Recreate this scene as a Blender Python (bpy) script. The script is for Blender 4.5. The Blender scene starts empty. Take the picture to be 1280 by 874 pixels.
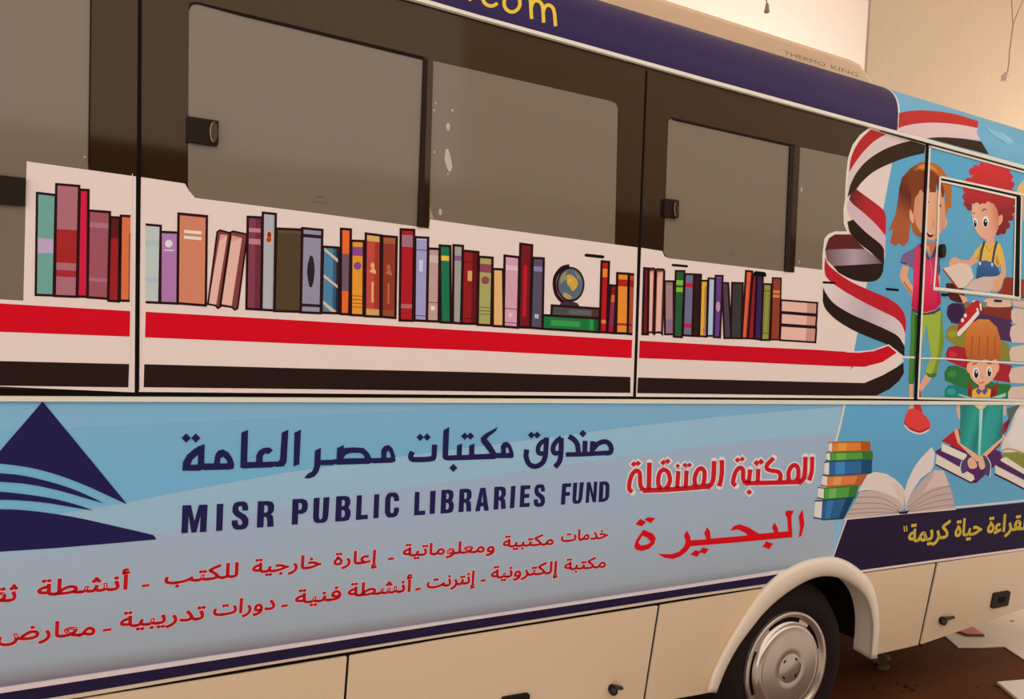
import bpy, math, random, unicodedata
from mathutils import Vector, Matrix
from mathutils.geometry import tessellate_polygon
random.seed(7)
S = bpy.context.scene
COL = S.collection

# ------------------------------------------------------------------ camera
F_PX, CX, CY = 930.0, 640.0, 478.0            # focal length (px) and optical centre in the 1280x874 frame
def cam_basis():
    X = Vector(((2416 - CX) / F_PX, (511 - CY) / F_PX, 1)).normalized()   # bus length direction (x right, y down, z fwd)
    h = Vector((1, .0415, 0))                                            # horizon direction
    U = X.cross(h).normalized()
    if U.y > 0: U = -U
    Y = U.cross(X)
    Y = -Y if Y.z < 0 else Y
    return X, Y, U
BX, BY, BU = cam_basis()
# rows: world axes expressed in camera coordinates -> camera axes in world coordinates
right = Vector((BX.x, BY.x, BU.x)); down = Vector((BX.y, BY.y, BU.y)); fwd = Vector((BX.z, BY.z, BU.z))
CAM_D = 2.0
CAM = Vector((0, -CAM_D, 1.668))
cd = bpy.data.cameras.new('camera'); cam = bpy.data.objects.new('camera', cd); COL.objects.link(cam)
cd.sensor_width = 36; cd.lens = F_PX / 1280 * 36; cd.shift_y = (CY - 437) / 1280; cd.clip_start = .05
R3 = Matrix((right, -down, -fwd)).transposed()
cam.matrix_world = Matrix.Translation(CAM) @ R3.to_4x4()
S.camera = cam

# ------------------------------------------------------------------ light
S.view_settings.view_transform = 'Standard'; S.view_settings.look = 'None'
S.view_settings.gamma = 1; S.view_settings.use_curve_mapping = False; S.view_settings.exposure = 0
SKY = (1.0, .905, .86); SKY_STRENGTH = 1.54
w = bpy.data.worlds.new('sky'); S.world = w; w.use_nodes = True
nt = w.node_tree; bg = nt.nodes['Background']
bg.inputs[0].default_value = (*SKY, 1); bg.inputs[1].default_value = SKY_STRENGTH
def area(name, loc, target, size, energy, color):
    l = bpy.data.lights.new(name, 'AREA'); l.shape = 'RECTANGLE'; l.size, l.size_y = size; l.energy = energy; l.color = color
    o = bpy.data.objects.new(name, l); COL.objects.link(o); o.location = loc
    o.rotation_euler = (Vector(target) - Vector(loc)).to_track_quat('-Z', 'Y').to_euler()
    return o
area('back_wall_fill', (9.0, 4.5, 3.4), (9.6, 7.4, 5.0), (4, 2), 330, (1, .87, .78))  # added lamp hidden behind the nearer wall, brightens the back wall

area('right_floor_fill', (13.5, 1.2, 3.2), (6.2, .9, 0), (2.5, 2.5), 600, (1, .88, .76))  # added lamp out of view, brightens the floor at the right

# ------------------------------------------------------------------ geometry helpers
def ray(px, py):
    return (right * ((px - CX) / F_PX) + down * ((py - CY) / F_PX) + fwd).normalized()
def hit_plane(px, py, p0, n):
    d = ray(px, py); n = Vector(n)
    return CAM + d * ((Vector(p0) - CAM).dot(n) / d.dot(n))
def on_floor(px, py, z=0.0): return hit_plane(px, py, (0, 0, z), (0, 0, 1))
def on_depth(px, py, y): return hit_plane(px, py, (0, y, 0), (0, 1, 0))
LEAN, TUCK = .025, .16
Z_MID = on_depth(640, 498, 0).z
Z_TOP = on_depth(880, 101, .03).z
ROOF_A, ROOF_B = .51, .34
Y_TOP = LEAN * (Z_TOP - Z_MID)
N_U = Vector((0, -1, LEAN)).normalized(); N_L = Vector((0, -1, -TUCK)).normalized()
MID = Vector((0, 0, Z_MID))
def on_upper(px, py, off=0): return hit_plane(px, py, MID + N_U * off, N_U)
def on_lower(px, py, off=0): return hit_plane(px, py, MID + N_L * off, N_L)
def on_roof(px, py, off=0):
    d = ray(px, py); a, b = ROOF_A + off, ROOF_B + off
    oy, oz = (CAM.y - Y_TOP - ROOF_A) / a, (CAM.z - Z_TOP) / b
    dy, dz = d.y / a, d.z / b
    A = dy * dy + dz * dz; B = oy * dy + oz * dz; Cc = oy * oy + oz * oz - 1
    disc = max(0.0, B * B - A * Cc)
    return CAM + d * ((-B - math.sqrt(disc)) / A)
SURF = {'U': (on_upper, N_U), 'L': (on_lower, N_L), 'R': (on_roof, None)}

# ------------------------------------------------------------------ materials
E_REF = (.77, .69, .65)                       # light the bus side receives on white (linear): seen colour / light = paint colour
E_LOW = (.66, .56, .51)                        # the same for the lower half, which leans back under the upper one
def lin(c): c /= 255; return c / 12.92 if c <= .04045 else ((c + .055) / 1.055) ** 2.4
def seen(h, gain=1.0, low=False):
    h = h.lstrip('#'); v = [lin(int(h[i:i + 2], 16)) for i in (0, 2, 4)]
    return tuple(min(.92, max(.003, gain * a / e)) for a, e in zip(v, E_LOW if low else E_REF))
MATS = {}
def mat(name, color, rough=.4, spec=.25, metal=0, coat=0, bump=None, noise=None):
    if name in MATS: return MATS[name]
    m = bpy.data.materials.new(name); m.use_nodes = True; MATS[name] = m
    t = m.node_tree; p = t.nodes['Principled BSDF']
    p.inputs['Base Color'].default_value = (*color, 1); p.inputs['Roughness'].default_value = rough
    p.inputs['Specular IOR Level'].default_value = spec; p.inputs['Metallic'].default_value = metal
    p.inputs['Coat Weight'].default_value = coat; p.inputs['Coat Roughness'].default_value = .08
    if bump or noise:
        tc = t.nodes.new('ShaderNodeTexCoord'); nz = t.nodes.new('ShaderNodeTexNoise')
        t.links.new(tc.outputs['Object'], nz.inputs['Vector'])
    if noise:                                   # (scale, second colour)
        nz.inputs['Scale'].default_value = noise[0]; nz.inputs['Detail'].default_value = 6
        mx = t.nodes.new('ShaderNodeMix'); mx.data_type = 'RGBA'
        mx.inputs['A'].default_value = (*color, 1); mx.inputs['B'].default_value = (*noise[1], 1)
        t.links.new(nz.outputs['Fac'], mx.inputs['Factor']); t.links.new(mx.outputs['Result'], p.inputs['Base Color'])
    if bump:                                    # (scale, strength)
        n2 = t.nodes.new('ShaderNodeTexNoise'); n2.inputs['Scale'].default_value = bump[0]; n2.inputs['Detail'].default_value = 5
        t.links.new(tc.outputs['Object'], n2.inputs['Vector'])
        bp = t.nodes.new('ShaderNodeBump'); bp.inputs['Strength'].default_value = bump[1]; bp.inputs['Distance'].default_value = .02
        t.links.new(n2.outputs['Fac'], bp.inputs['Height']); t.links.new(bp.outputs['Normal'], p.inputs['Normal'])
    return m
def ink(h, low=False): return mat('print_' + ('low_' if low else '') + h.lstrip('#'), seen(h, low=low), .5, .02)
def axis_gradient(name, frm, to, stops, low=False, rough=.42, level=False):
    """printed colour wash: ramp along the line frm -> to on the bus"""
    if name in MATS: return MATS[name]
    m = mat(name, (.5, .5, .5), rough, .03); t = m.node_tree
    tc = t.nodes.new('ShaderNodeTexCoord'); vm = t.nodes.new('ShaderNodeVectorMath'); vm.operation = 'DOT_PRODUCT'
    to = Vector(to)
    if level: to.x = Vector(frm).x
    d = to - Vector(frm); k = d / d.length_squared
    vm.inputs[1].default_value = k
    ad = t.nodes.new('ShaderNodeMath'); ad.operation = 'SUBTRACT'; ad.inputs[1].default_value = Vector(frm).dot(k)
    rp = t.nodes.new('ShaderNodeValToRGB'); cr = rp.color_ramp
    while len(cr.elements) < len(stops): cr.elements.new(.5)
    for e, (pos, hx) in zip(cr.elements, stops): e.position = pos; e.color = (*seen(hx, low=low), 1)
    t.links.new(tc.outputs['Object'], vm.inputs[0]); t.links.new(vm.outputs['Value'], ad.inputs[0])
    t.links.new(ad.outputs[0], rp.inputs[0]); t.links.new(rp.outputs[0], t.nodes['Principled BSDF'].inputs['Base Color'])
    return m
PAINT = mat('cream_body_paint', seen('#c3a07e', low=True), .35, .45, coat=.15)
ARCH_PAINT = mat('pale_arch_paint', (.9, .78, .62), .4, .2)
TRIM = mat('white_edge_trim', seen('#dfcdb8'), .45, .15)
GLOSS = mat('black_glazing', (.026, .014, .006), .06, .43)
GLOSS.node_tree.nodes['Principled BSDF'].inputs['Specular Tint'].default_value = (1, .80, .52, 1)
PANE = mat('grey_window_film', seen('#786855', .9), .09, .4)
RUBBER = mat('black_rubber', (.012, .007, .004), .7, .1)
DARK = mat('dark_gap', (.006, .004, .003), .8, .1)
TYRE = mat('tyre_rubber', (.016, .010, .007), .8, .15, bump=(40, .2))
CHROME = mat('worn_chrome', (.74, .65, .55), .24, .5, metal=.75, noise=(9, (.5, .43, .36)))
STEEL = mat('dark_lock_steel', (.05, .04, .035), .4, .5)
PLASTIC = mat('black_plastic', (.02, .012, .007), .5, .12)

# ------------------------------------------------------------------ mesh collector
def set_props(o, label=None, cat=None, group=None, kind=None):
    if label: o['label'] = label
    if cat: o['category'] = cat
    if group: o['group'] = group
    if kind: o['kind'] = kind
    return o
def smooth_line(pts, closed=False, n=5):
    P = [Vector(p) for p in pts]; out = []; N = len(P)
    rng = range(N) if closed else range(N - 1)
    for i in rng:
        if closed: p0, p1, p2, p3 = P[i - 1], P[i], P[(i + 1) % N], P[(i + 2) % N]
        else: p0, p1, p2, p3 = P[max(0, i - 1)], P[i], P[i + 1], P[min(N - 1, i + 2)]
        for k in range(n):
            t = k / n
            out.append(.5 * ((2 * p1) + (-p0 + p2) * t + (2 * p0 - 5 * p1 + 4 * p2 - p3) * t * t + (-p0 + 3 * p1 - 3 * p2 + p3) * t ** 3))
    if not closed: out.append(P[-1])
    return [tuple(p) for p in out]
def signed_area(p): return .5 * sum(p[i - 1][0] * p[i][1] - p[i][0] * p[i - 1][1] for i in range(len(p)))
def ell(cx, cy, rx, ry, n=20, a0=0, a1=360):
    return [(cx + rx * math.cos(math.radians(a0 + (a1 - a0) * k / n)), cy + ry * math.sin(math.radians(a0 + (a1 - a0) * k / n))) for k in range(n if a1 - a0 == 360 else n + 1)]

class Mesh:
    def __init__(s): s.v = []; s.f = []; s.mi = []; s.mats = []
    def m(s, material):
        if material not in s.mats: s.mats.append(material)
        return s.mats.index(material)
    def add(s, vs, fs, material):
        b = len(s.v); i = s.m(material); s.v += [tuple(v) for v in vs]
        for f in fs: s.f.append([b + k for k in f]); s.mi.append(i)
    def box(s, lo, hi, material):
        x0, y0, z0 = lo; x1, y1, z1 = hi
        s.add([(x0, y0, z0), (x1, y0, z0), (x1, y1, z0), (x0, y1, z0), (x0, y0, z1), (x1, y0, z1), (x1, y1, z1), (x0, y1, z1)],
              [(0, 3, 2, 1), (4, 5, 6, 7), (0, 1, 5, 4), (1, 2, 6, 5), (2, 3, 7, 6), (3, 0, 4, 7)], material)
    def tube(s, pts, r, material, n=8):
        pts = [Vector(p) for p in pts]; vs = []; fs = []
        for i, p in enumerate(pts):
            d = (pts[min(i + 1, len(pts) - 1)] - pts[max(i - 1, 0)]).normalized()
            a = d.orthogonal().normalized() if abs(d.x) > .9 else d.cross(Vector((1, 0, 0))).normalized(); b = d.cross(a)
            vs += [p + (a * math.cos(2 * math.pi * k / n) + b * math.sin(2 * math.pi * k / n)) * r for k in range(n)]
        for i in range(len(pts) - 1):
            for k in range(n): fs.append((i * n + k, i * n + (k + 1) % n, (i + 1) * n + (k + 1) % n, (i + 1) * n + k))
        fs.append(tuple(range(n))[::-1]); fs.append(tuple((len(pts) - 1) * n + k for k in range(n)))
        s.add(vs, fs, material)
    def lathe(s, prof, centre, material, n=48, axis='y'):
        """prof: list of (radius, offset along -y); spun about the y axis through centre"""
        c = Vector(centre); vs = []; fs = []
        for r, h in prof:
            for k in range(n):
                a = 2 * math.pi * k / n; vs.append(c + Vector((r * math.cos(a), -h, r * math.sin(a))))
        for i in range(len(prof) - 1):
            for k in range(n): fs.append((i * n + k, i * n + (k + 1) % n, (i + 1) * n + (k + 1) % n, (i + 1) * n + k))
        s.add(vs, fs, material)
    def build(s, name, parent=None, smooth=False, bevel=0, label=None):
        me = bpy.data.meshes.new(name); me.from_pydata(s.v, [], s.f)
        for m in s.mats: me.materials.append(m)
        for p, i in zip(me.polygons, s.mi): p.material_index = i; p.use_smooth = smooth
        me.update()
        o = bpy.data.objects.new(name, me); COL.objects.link(o)
        if parent: o.parent = parent
        if bevel:
            b = o.modifiers.new('bevel', 'BEVEL'); b.width = bevel; b.segments = 2; b.limit_method = 'ANGLE'; b.angle_limit = math.radians(40)
        if label: o['label'] = label
        return o

LV = .00015
class Art(Mesh):
    """print and panels laid onto the bus surface; coordinates are read off a crop (x0, y0, scale) of the photograph and cast onto the bus"""
    STEP = .00002
    def __init__(s, crop=(0, 0, 1), surf='U', level=1, sub=0):
        super().__init__(); s.crop = crop; s.surf = surf; s.off = level * LV; s.sub = sub
    def px(s, p): return (s.crop[0] + p[0] * s.crop[2], s.crop[1] + p[1] * s.crop[2])
    def at(s, p, off): return SURF[s.surf][0](*s.px(p), off)
    def _lay(s, pts, tris, material):
        for _ in range(s.sub):
            nt_ = []; pts = list(pts); cache = {}
            def midp(a, b):
                k = (min(a, b), max(a, b))
                if k not in cache: cache[k] = len(pts); pts.append(((pts[a][0] + pts[b][0]) / 2, (pts[a][1] + pts[b][1]) / 2))
                return cache[k]
            for a, b, c in tris:
                ab, bc, ca = midp(a, b), midp(b, c), midp(c, a)
                nt_ += [(a, ab, ca), (ab, b, bc), (ca, bc, c), (ab, bc, ca)]
            tris = nt_
        s.add([s.at(p, s.off) for p in pts], s._face_out(pts, tris), material)
    @staticmethod
    def _face_out(pts, tris):
        out = []
        for t in tris:
            a = signed_area([pts[k] for k in t])
            out.append(tuple(t) if a < 0 else tuple(reversed(t)))
        return out
    def poly(s, c, pts, smooth=False, holes=(), n=5, step=True):
        m = ink(c, s.surf == 'L') if isinstance(c, str) else c
        if smooth: pts = smooth_line(pts, True, n)
        loops = [[Vector((p[0], p[1], 0)) for p in l] for l in [pts, *holes]]
        tris = tessellate_polygon(loops); flat = [(p.x, p.y) for l in loops for p in l]
        s._lay(flat, tris, m)
        if step: s.off += s.STEP
    def stroke(s, c, pts, wd, smooth=False, closed=False, caps=False, n=5, step=True):
        m = ink(c, s.surf == 'L') if isinstance(c, str) else c
        if smooth: pts = smooth_line(pts, closed, n)
        P = [Vector((p[0], p[1])) for p in pts]; L = []; N = len(P)
        for i in range(N):
            a = P[i - 1] if (i or closed) else None; b = P[(i + 1) % N] if (i < N - 1 or closed) else None
            d1 = (P[i] - a).normalized() if a is not None and (P[i] - a).length > 1e-6 else None
            d2 = (b - P[i]).normalized() if b is not None and (b - P[i]).length > 1e-6 else None
            d1 = d1 or d2; d2 = d2 or d1
            n1 = Vector((-d1.y, d1.x)); n2 = Vector((-d2.y, d2.x)); nm = n1 + n2
            nm = nm.normalized() if nm.length > 1e-4 else n1
            L.append(nm * (wd / 2 / max(.45, nm.dot(n1))))
        pts2 = [tuple(p + l) for p, l in zip(P, L)] + [tuple(p - l) for p, l in zip(P, L)]
        tr = []
        for i in range(N if closed else N - 1):
            j = (i + 1) % N; tr += [(i, j, N + i), (j, N + j, N + i)]
        s._lay(pts2, tr, m)
        if caps:
            for p in (P[0], P[-1]): s.poly(m, ell(p.x, p.y, wd / 2, wd / 2, 12), step=False)
        if step: s.off += s.STEP
    def diamond(s, c, x, y, h, step=True): s.poly(c, [(x - h, y), (x, y - h), (x + h, y), (x, y + h)], step=step)
    def slab(s, m, pts, o0, o1, holes=(), smooth=False):
        """a real plate: outline at offset o1 with walls back to o0"""
        m = ink(m, s.surf == 'L') if isinstance(m, str) else m
        if smooth: pts = smooth_line(pts, True)
        loops = [list(pts), *[list(h) for h in holes]]
        tris = tessellate_polygon([[Vector((p[0], p[1], 0)) for p in l] for l in loops]); flat = [p for l in loops for p in l]
        s.add([s.at(p, o1) for p in flat], s._face_out(flat, tris), m)
        for l in loops:
            n = len(l); fr = [s.at(p, o1) for p in l]
            N = SURF[s.surf][1] or Vector((0, -.6, .8))
            bk = [v - N * (o1 - o0) for v in fr]
            fs = [(i, (i + 1) % n, n + (i + 1) % n, n + i) for i in range(n)]
            s.add(fr + bk, fs, m)
        s.off = o1 + .00005

# Arabic shaping onto presentation forms, and outlines of Blender's own font
FORMS = {}
for cp in range(0xFE70, 0xFEFD):
    d_ = unicodedata.decomposition(chr(cp)).split()
    if len(d_) == 2: FORMS.setdefault(chr(int(d_[1], 16)), {})[d_[0]] = chr(cp)
NOJOIN = set('اأإآدذرزوؤةىء')
def shaped(wd):
    out = []
    for i, c in enumerate(wd):
        f = FORMS.get(c)
        if not f: out.append(c); continue
        p = i > 0 and wd[i - 1] in FORMS and wd[i - 1] not in NOJOIN
        n = i < len(wd) - 1 and wd[i + 1] in FORMS and c not in NOJOIN and wd[i + 1] != 'ء'
        out.append(f.get('<medial>' if p and n else '<final>' if p else '<initial>' if n else '<isolated>', c))
    return ''.join(reversed(out))
def outlines(txt):
    c = bpy.data.curves.new('glyphs', 'FONT'); c.body = txt; c.resolution_u = 3; c.fill_mode = 'NONE'
    o = bpy.data.objects.new('glyphs', c); COL.objects.link(o); bpy.context.view_layer.update()
    me = o.to_mesh(); V = [tuple(v.co[:2]) for v in me.vertices]; nb = {}
    for e in me.edges:
        a, b = e.vertices; nb.setdefault(a, []).append(b); nb.setdefault(b, []).append(a)
    seen_, loops = set(), []
    for v0 in range(len(V)):
        if v0 in seen_ or v0 not in nb: continue
        loop = [v0]; seen_.add(v0); cur = v0
        order = sorted(nb[v0])
        nxt = order[0]
        while nxt is not None and nxt not in seen_:
            loop.append(nxt); seen_.add(nxt); cur = nxt
            nxt = next((k for k in nb[cur] if k not in seen_), None)
        if len(loop) > 2: loops.append([V[k] for k in loop])
    o.to_mesh_clear(); bpy.data.objects.remove(o); bpy.data.curves.remove(c)
    return loops
def inside(p, poly):
    r = False
    for i in range(len(poly)):
        (x1, y1), (x2, y2) = poly[i - 1], poly[i]
        if (y1 > p[1]) != (y2 > p[1]) and p[0] < (x2 - x1) * (p[1] - y1) / (y2 - y1) + x1: r = not r
    return r
REF_H = max(p[1] for l in outlines('ا') for p in l)
def write(art, txt, left, right_, height, lean, colour, bold=.03, outline=None, ref=None):
    """set one word so that its box runs from left to right_ (baseline, crop px) with the alif `height` tall"""
    loops = outlines(shaped(txt) if any(ord(c) > 0x600 for c in txt) else txt)
    x0 = min(p[0] for l in loops for p in l); x1 = max(p[0] for l in loops for p in l); H = ref or REF_H
    def mp(p):
        u = (p[0] - x0) / (x1 - x0); v = p[1] / H * height
        return (left[0] + (right_[0] - left[0]) * u + lean * v, left[1] + (right_[1] - left[1]) * u - v)
    big = max(loops, key=lambda l: abs(signed_area(l))); sg = 1 if signed_area(big) > 0 else -1
    outer = [l for l in loops if signed_area(l) * sg > 0]; inner = [l for l in loops if signed_area(l) * sg <= 0]
    bw = bold / H * height
    if outline:
        for l in outer + inner: art.stroke(outline[0], [mp(p) for p in l], 2 * bw + outline[1], closed=True, step=False)
        art.off += art.STEP
    for l in outer:
        hs = [h for h in inner if inside(h[0], l)]
        art.poly(colour, [mp(p) for p in l], holes=[[mp(p) for p in h] for h in hs], step=False)
    for l in outer + inner: art.stroke(colour, [mp(p) for p in l], 2 * bw, closed=True, step=False)
    art.off += art.STEP

# crops of the photograph that coordinates were read from: x0, y0, photo px per crop px
A1 = (0, 0, .2747); A2 = (300, 0, .2747); A3 = (600, 0, .2747); A4 = (880, 0, .3125)
B1 = (0, 200, .3435); B2 = (170, 200, .3433); B3 = (380, 240, .2973); B4 = (580, 260, .2746); B5 = (780, 280, .2518)
C1 = (1020, 110, .2174); C2 = (1020, 280, .2518); C3 = (1140, 180, .13725); C4 = (1140, 290, .14878); C5 = (1110, 400, .25185); C6 = (1000, 530, .21875)
D1 = (0, 490, .2402); D2 = (200, 510, .2344); D3 = (480, 510, .2344); D4 = (770, 550, .2031)
D5 = (0, 640, .2678); D6 = (300, 640, .2678); D7 = (540, 640, .2678); D8 = (840, 670, .34375)
E1 = (880, 690, .2104); E2 = (1080, 690, .2105); E3 = (940, 0, .2656); E4 = (520, 0, .15625); E5 = (1110, 120, .1328); E6 = (800, 120, .2632); E7 = (1120, 630, .125)
def P(crop, x, y): return (crop[0] + x * crop[2], crop[1] + y * crop[2])
def PL(crop, pts): return [P(crop, *p) for p in pts]

# ------------------------------------------------------------------ the place
WHEEL_C = on_lower(980, 832, 0)
X0, X1 = -3.0, 5.6                              # ends of the bus
BUS_W = 2.1
def struct(m, name, label=None):
    o = m.build(name); o['kind'] = 'structure'
    if label: o['label'] = label
    return o
SHADED_FLOOR = mat('brown_shaded_floor', (.075, .021, .005), .85, .03, noise=(3.5, (.12, .036, .010)), bump=(14, .15))  # shadow under the bus put into the floor colour as dark brown
LIT_FLOOR = mat('pale_lit_floor', (.62, .50, .38), .5, .35, noise=(5, (.5, .37, .26)), bump=(14, .1))  # paler floor colour for the lit side of the shadow edge
WALL_R = mat('cream_wall_plaster', (.57, .455, .335), .9, .1, noise=(1.3, (.53, .42, .305)), bump=(9, .25))
WALL_B = mat('white_wall_plaster', (.86, .82, .76), .9, .1, bump=(6, .3))
CEIL = mat('ceiling_plaster', (.72, .62, .56), .9, .1, noise=(2, (.62, .52, .46)), bump=(3, .5))
OPP = mat('opposite_wall_plaster', (.16, .12, .095), .9, .1)
f = Mesh(); f.box((-9, -9.5, -.1), (22, 9, 0), mat('grey_bounce_floor', (.66, .62, .58), .7, .2, noise=(2, (.58, .54, .5)), bump=(14, .1))); struct(f, 'floor')  # unseen floor in front made pale to bounce light onto the lower side
f = Mesh(); f.box((2.0, -.45, 0), (4.9, 3.3, .006), SHADED_FLOOR); struct(f, 'floor_shaded')
WY = 3.4                                         # face of the nearer end wall
ex = on_depth(1086, 46, WY).x
zc = on_depth(1085, 3, 7.4).z
f = Mesh(); f.box((ex, WY, 0), (20, WY + .03, zc + .1), WALL_R); struct(f, 'wall_right')
f = Mesh(); f.box((-9, 7.4, 0), (20, 7.6, zc + .1), WALL_B); struct(f, 'wall_back')
f = Mesh(); f.box((-9, -2.2, zc), (20, 7.4, zc + .15), CEIL); struct(f, 'ceiling')
def mirror_hit(px, py, y):
    p = on_upper(px, py); d = ray(px, py); r = d - 2 * d.dot(N_U) * N_U
    return p + r * ((y - p.y) / r.y)
OY = -7.5
oa = mirror_hit(130, 172, OY); ob = mirror_hit(402, 230, OY); oc = mirror_hit(810, 268, OY)
f = Mesh(); f.box((-9, OY - .3, 0), (ob.x, OY, oa.z), OPP); struct(f, 'wall_opposite')
f = Mesh(); f.box((ob.x, OY - .3, 0), (20, OY, oc.z), OPP); struct(f, 'wall_opposite_low')
f = Mesh(); f.box((mirror_hit(585, 60, -10).x, -10.3, 0), (24, -10, 10), mat('reflection_wall_tone', (.84, .74, .64), .9, .1)); struct(f, 'added_reflection_wall')  # unseen wall added to dim the sky reflected in the right glazing

# ------------------------------------------------------------------ the bus
bus = bpy.data.objects.new('bus', None); COL.objects.link(bus)
set_props(bus, 'white library bus covered in printed books, flag ribbon and reading children', 'bus')
def empty(name, parent): o = bpy.data.objects.new(name, None); COL.objects.link(o); o.parent = parent; return o
def y_up(z): return LEAN * (z - Z_MID)
def y_lo(z): return TUCK * (Z_MID - z)
Z_SILL = on_lower(700, 773).z                    # joint between printed side and skirt
Z_SKIRT = on_lower(600, 924).z

# body shell: closed cross-section swept along the bus
IN = .035
near = [(y_lo(.9) + IN, .9), (IN, Z_MID), (Y_TOP + IN, Z_TOP)]
top = [(Y_TOP + .02 + ROOF_A * (1 - math.cos(a)), Z_TOP - .012 + ROOF_B * math.sin(a)) for a in [math.radians(10 + 8 * k) for k in range(11)]]
far = [(BUS_W - y, z) for y, z in reversed(near + top)]
prof = near + top + far
b = Mesh(); n = len(prof)
vs = [(X0, y, z) for y, z in prof] + [(X1, y, z) for y, z in prof]
b.add(vs, [(i, (i + 1) % n, n + (i + 1) % n, n + i) for i in range(2)] , DARK)
b.add(vs, [(i, (i + 1) % n, n + (i + 1) % n, n + i) for i in range(2, n)] + [tuple(range(n)), tuple(range(n, 2 * n))[::-1]], PAINT)
b.build('body_shell', bus)
WX = WHEEL_C.x
b = Mesh()
b.box((X0 + .1, .42, .42), (WX - .75, BUS_W - .42, .9), DARK); b.box((WX + .75, .42, .45), (X1 - .3, BUS_W - .42, .9), DARK)
b.box((WX - .75, .72, .55), (WX + .75, BUS_W - .72, .9), DARK)
b.build('chassis', bus)
# wheel well liner
b = Mesh(); vs = []; fs = []; k_ = 16
for i in range(k_ + 1):
    a = math.pi * i / k_; r = .56
    vs += [(WX + r * math.cos(a), .2, WHEEL_C.z + r * math.sin(a) * .9), (WX + r * math.cos(a), .72, WHEEL_C.z + r * math.sin(a) * .9)]
for i in range(k_): fs.append((2 * i, 2 * i + 1, 2 * i + 3, 2 * i + 2))
b.add(vs, fs, RUBBER); b.build('wheel_well', bus)

# black glazed band, joint trims
b = Mesh()
def upq(z0, z1, off0, off1, m, x0=X0, x1=X1):
    f0 = [(x, y_up(z) - off1, z) for x in (x0, x1) for z in (z0, z1)]; f1 = [(x, y_up(z) - off0, z) for x in (x0, x1) for z in (z0, z1)]
    b.add(f0 + f1, [(0, 2, 3, 1), (4, 5, 7, 6), (0, 1, 5, 4), (2, 6, 7, 3), (1, 3, 7, 5), (0, 4, 6, 2)], m)
upq(Z_MID + .012, Z_TOP, -.03, 0, GLOSS)
b.build('window_band', bus)
def px_of(p):
    d = Vector(p) - CAM; return (CX + F_PX * d.dot(right) / d.dot(fwd), CY + F_PX * d.dot(down) / d.dot(fwd))

# printed lower side (base plate), its colours running down the panel
ZT = on_lower(640, 503).z
def lo(x, z): return px_of((x, y_lo(z), z))
arch_out = PL(E1, smooth_line([(15, 832), (40, 740), (90, 630), (160, 500), (240, 370), (330, 240), (400, 165), (480, 110), (580, 60), (680, 35), (760, 28), (830, 45), (900, 85), (960, 140), (1005, 205), (1030, 300), (1042, 400), (1040, 500), (1030, 600)], n=3))
arch_in = PL(E1, smooth_line([(75, 838), (130, 700), (200, 570), (280, 460), (370, 350), (480, 255), (580, 190), (660, 155), (740, 145), (830, 165), (920, 225), (970, 300), (995, 400), (997, 500), (985, 636)], n=3))
arch_mid = [((a[0] + c[0]) / 2, (a[1] + c[1]) / 2) for a, c in zip(arch_out, [arch_in[round(i * (len(arch_in) - 1) / (len(arch_out) - 1))] for i in range(len(arch_out))])]
a_l = [p for p in arch_mid if p[1] < 745 and p[0] < 1060]; a_r = [p for p in arch_mid if p[1] < 730 and p[0] >= 1060]
WASH = axis_gradient('print_blue_wash', on_lower(400, 505), on_lower(400, 800), [(0, '#749ab0'), (.28, '#6a9bb3'), (.8, '#7fa2b2'), (1, '#8fa0a9')], True, level=True)
a = Art(surf='L', level=0)
edge = [lo(-.9, ZT), (0, 502.5), (640, 503.8), (1280, 506), lo(5.5, ZT), lo(5.5, Z_SILL + .012), (1280, 683), (1079, 712)] + a_r[::-1] + a_l[::-1] + [(952, 731), (860, 744.5), (560, 792), (300, 834), (57, 874), lo(-.9, Z_SILL + .012)]
a.slab(WASH, edge, -.03, .0001)
side = a.build('printed_side_panel', bus)
a = Art(surf='L', level=3)
MIDW = axis_gradient('print_grey_blue_wash', on_lower(500, 560), on_lower(500, 680), [(0, '#89a6b4'), (1, '#8fa0aa')], True, level=True)
LOW = axis_gradient('print_grey_wash', on_lower(300, 640), on_lower(300, 816), [(0, '#929dab'), (.45, '#959ba3'), (.87, '#929397'), (.95, '#837b7d'), (1, '#6f6264')], True, level=True)
a.poly('#779db2', [(0, 505), (300, 506), (640, 507), (400, 520), (150, 533), (0, 540)])
a.poly(MIDW, [lo(-.9, 1.0), (0, 655), (156, 629), (220, 616), (350, 592), (500, 571), (780, 534.6), (900, 521), (1054, 508), (1045, 552), (1020, 650), (900, 720), (400, 700), (0, 720), lo(-.9, .9)])
bot = [(0, 859), (300, 814), (560, 775), (860, 730), (966, 713.5), (1000, 709), (1036, 704)]
a.poly(LOW, [lo(-.9, .95), (0, 698), (90, 688), (192, 668), (220, 662), (350, 637), (500, 611), (780, 571), (900, 555), (1043, 541), (1038, 590), (1043, 660), (1039, 690)] + bot[::-1] + [lo(-.9, Z_SILL + .09)])
a.build('swoosh_wash', side)
a = Art(surf='L', level=6)
a.poly('#c9afa8', [lo(-.9, Z_SILL + .09), (0, 860), (300, 815), (560, 776), (860, 731), (985, 711.5), (985, 717), (860, 735), (560, 779.8), (320, 817.5), (0, 867), lo(-.9, Z_SILL + .075)])
a.poly('#241a30', [lo(-.9, Z_SILL + .075), (0, 867), (320, 817.5), (560, 779.8), (860, 735), (985, 716), (985, 726), (860, 744), (560, 791.5), (300, 833.5), (57, 873.5), lo(-.9, Z_SILL + .03)])
a.poly('#bfa183', [lo(-.9, Z_SILL + .03), (57, 874), (300, 834), (560, 792), (860, 744.4), (970, 728.7), (970, 731.5), (860, 747.5), (560, 795), (320, 834), (100, 872), lo(-.9, Z_SILL + .012)])
a.build('navy_stripe', side)

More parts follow.
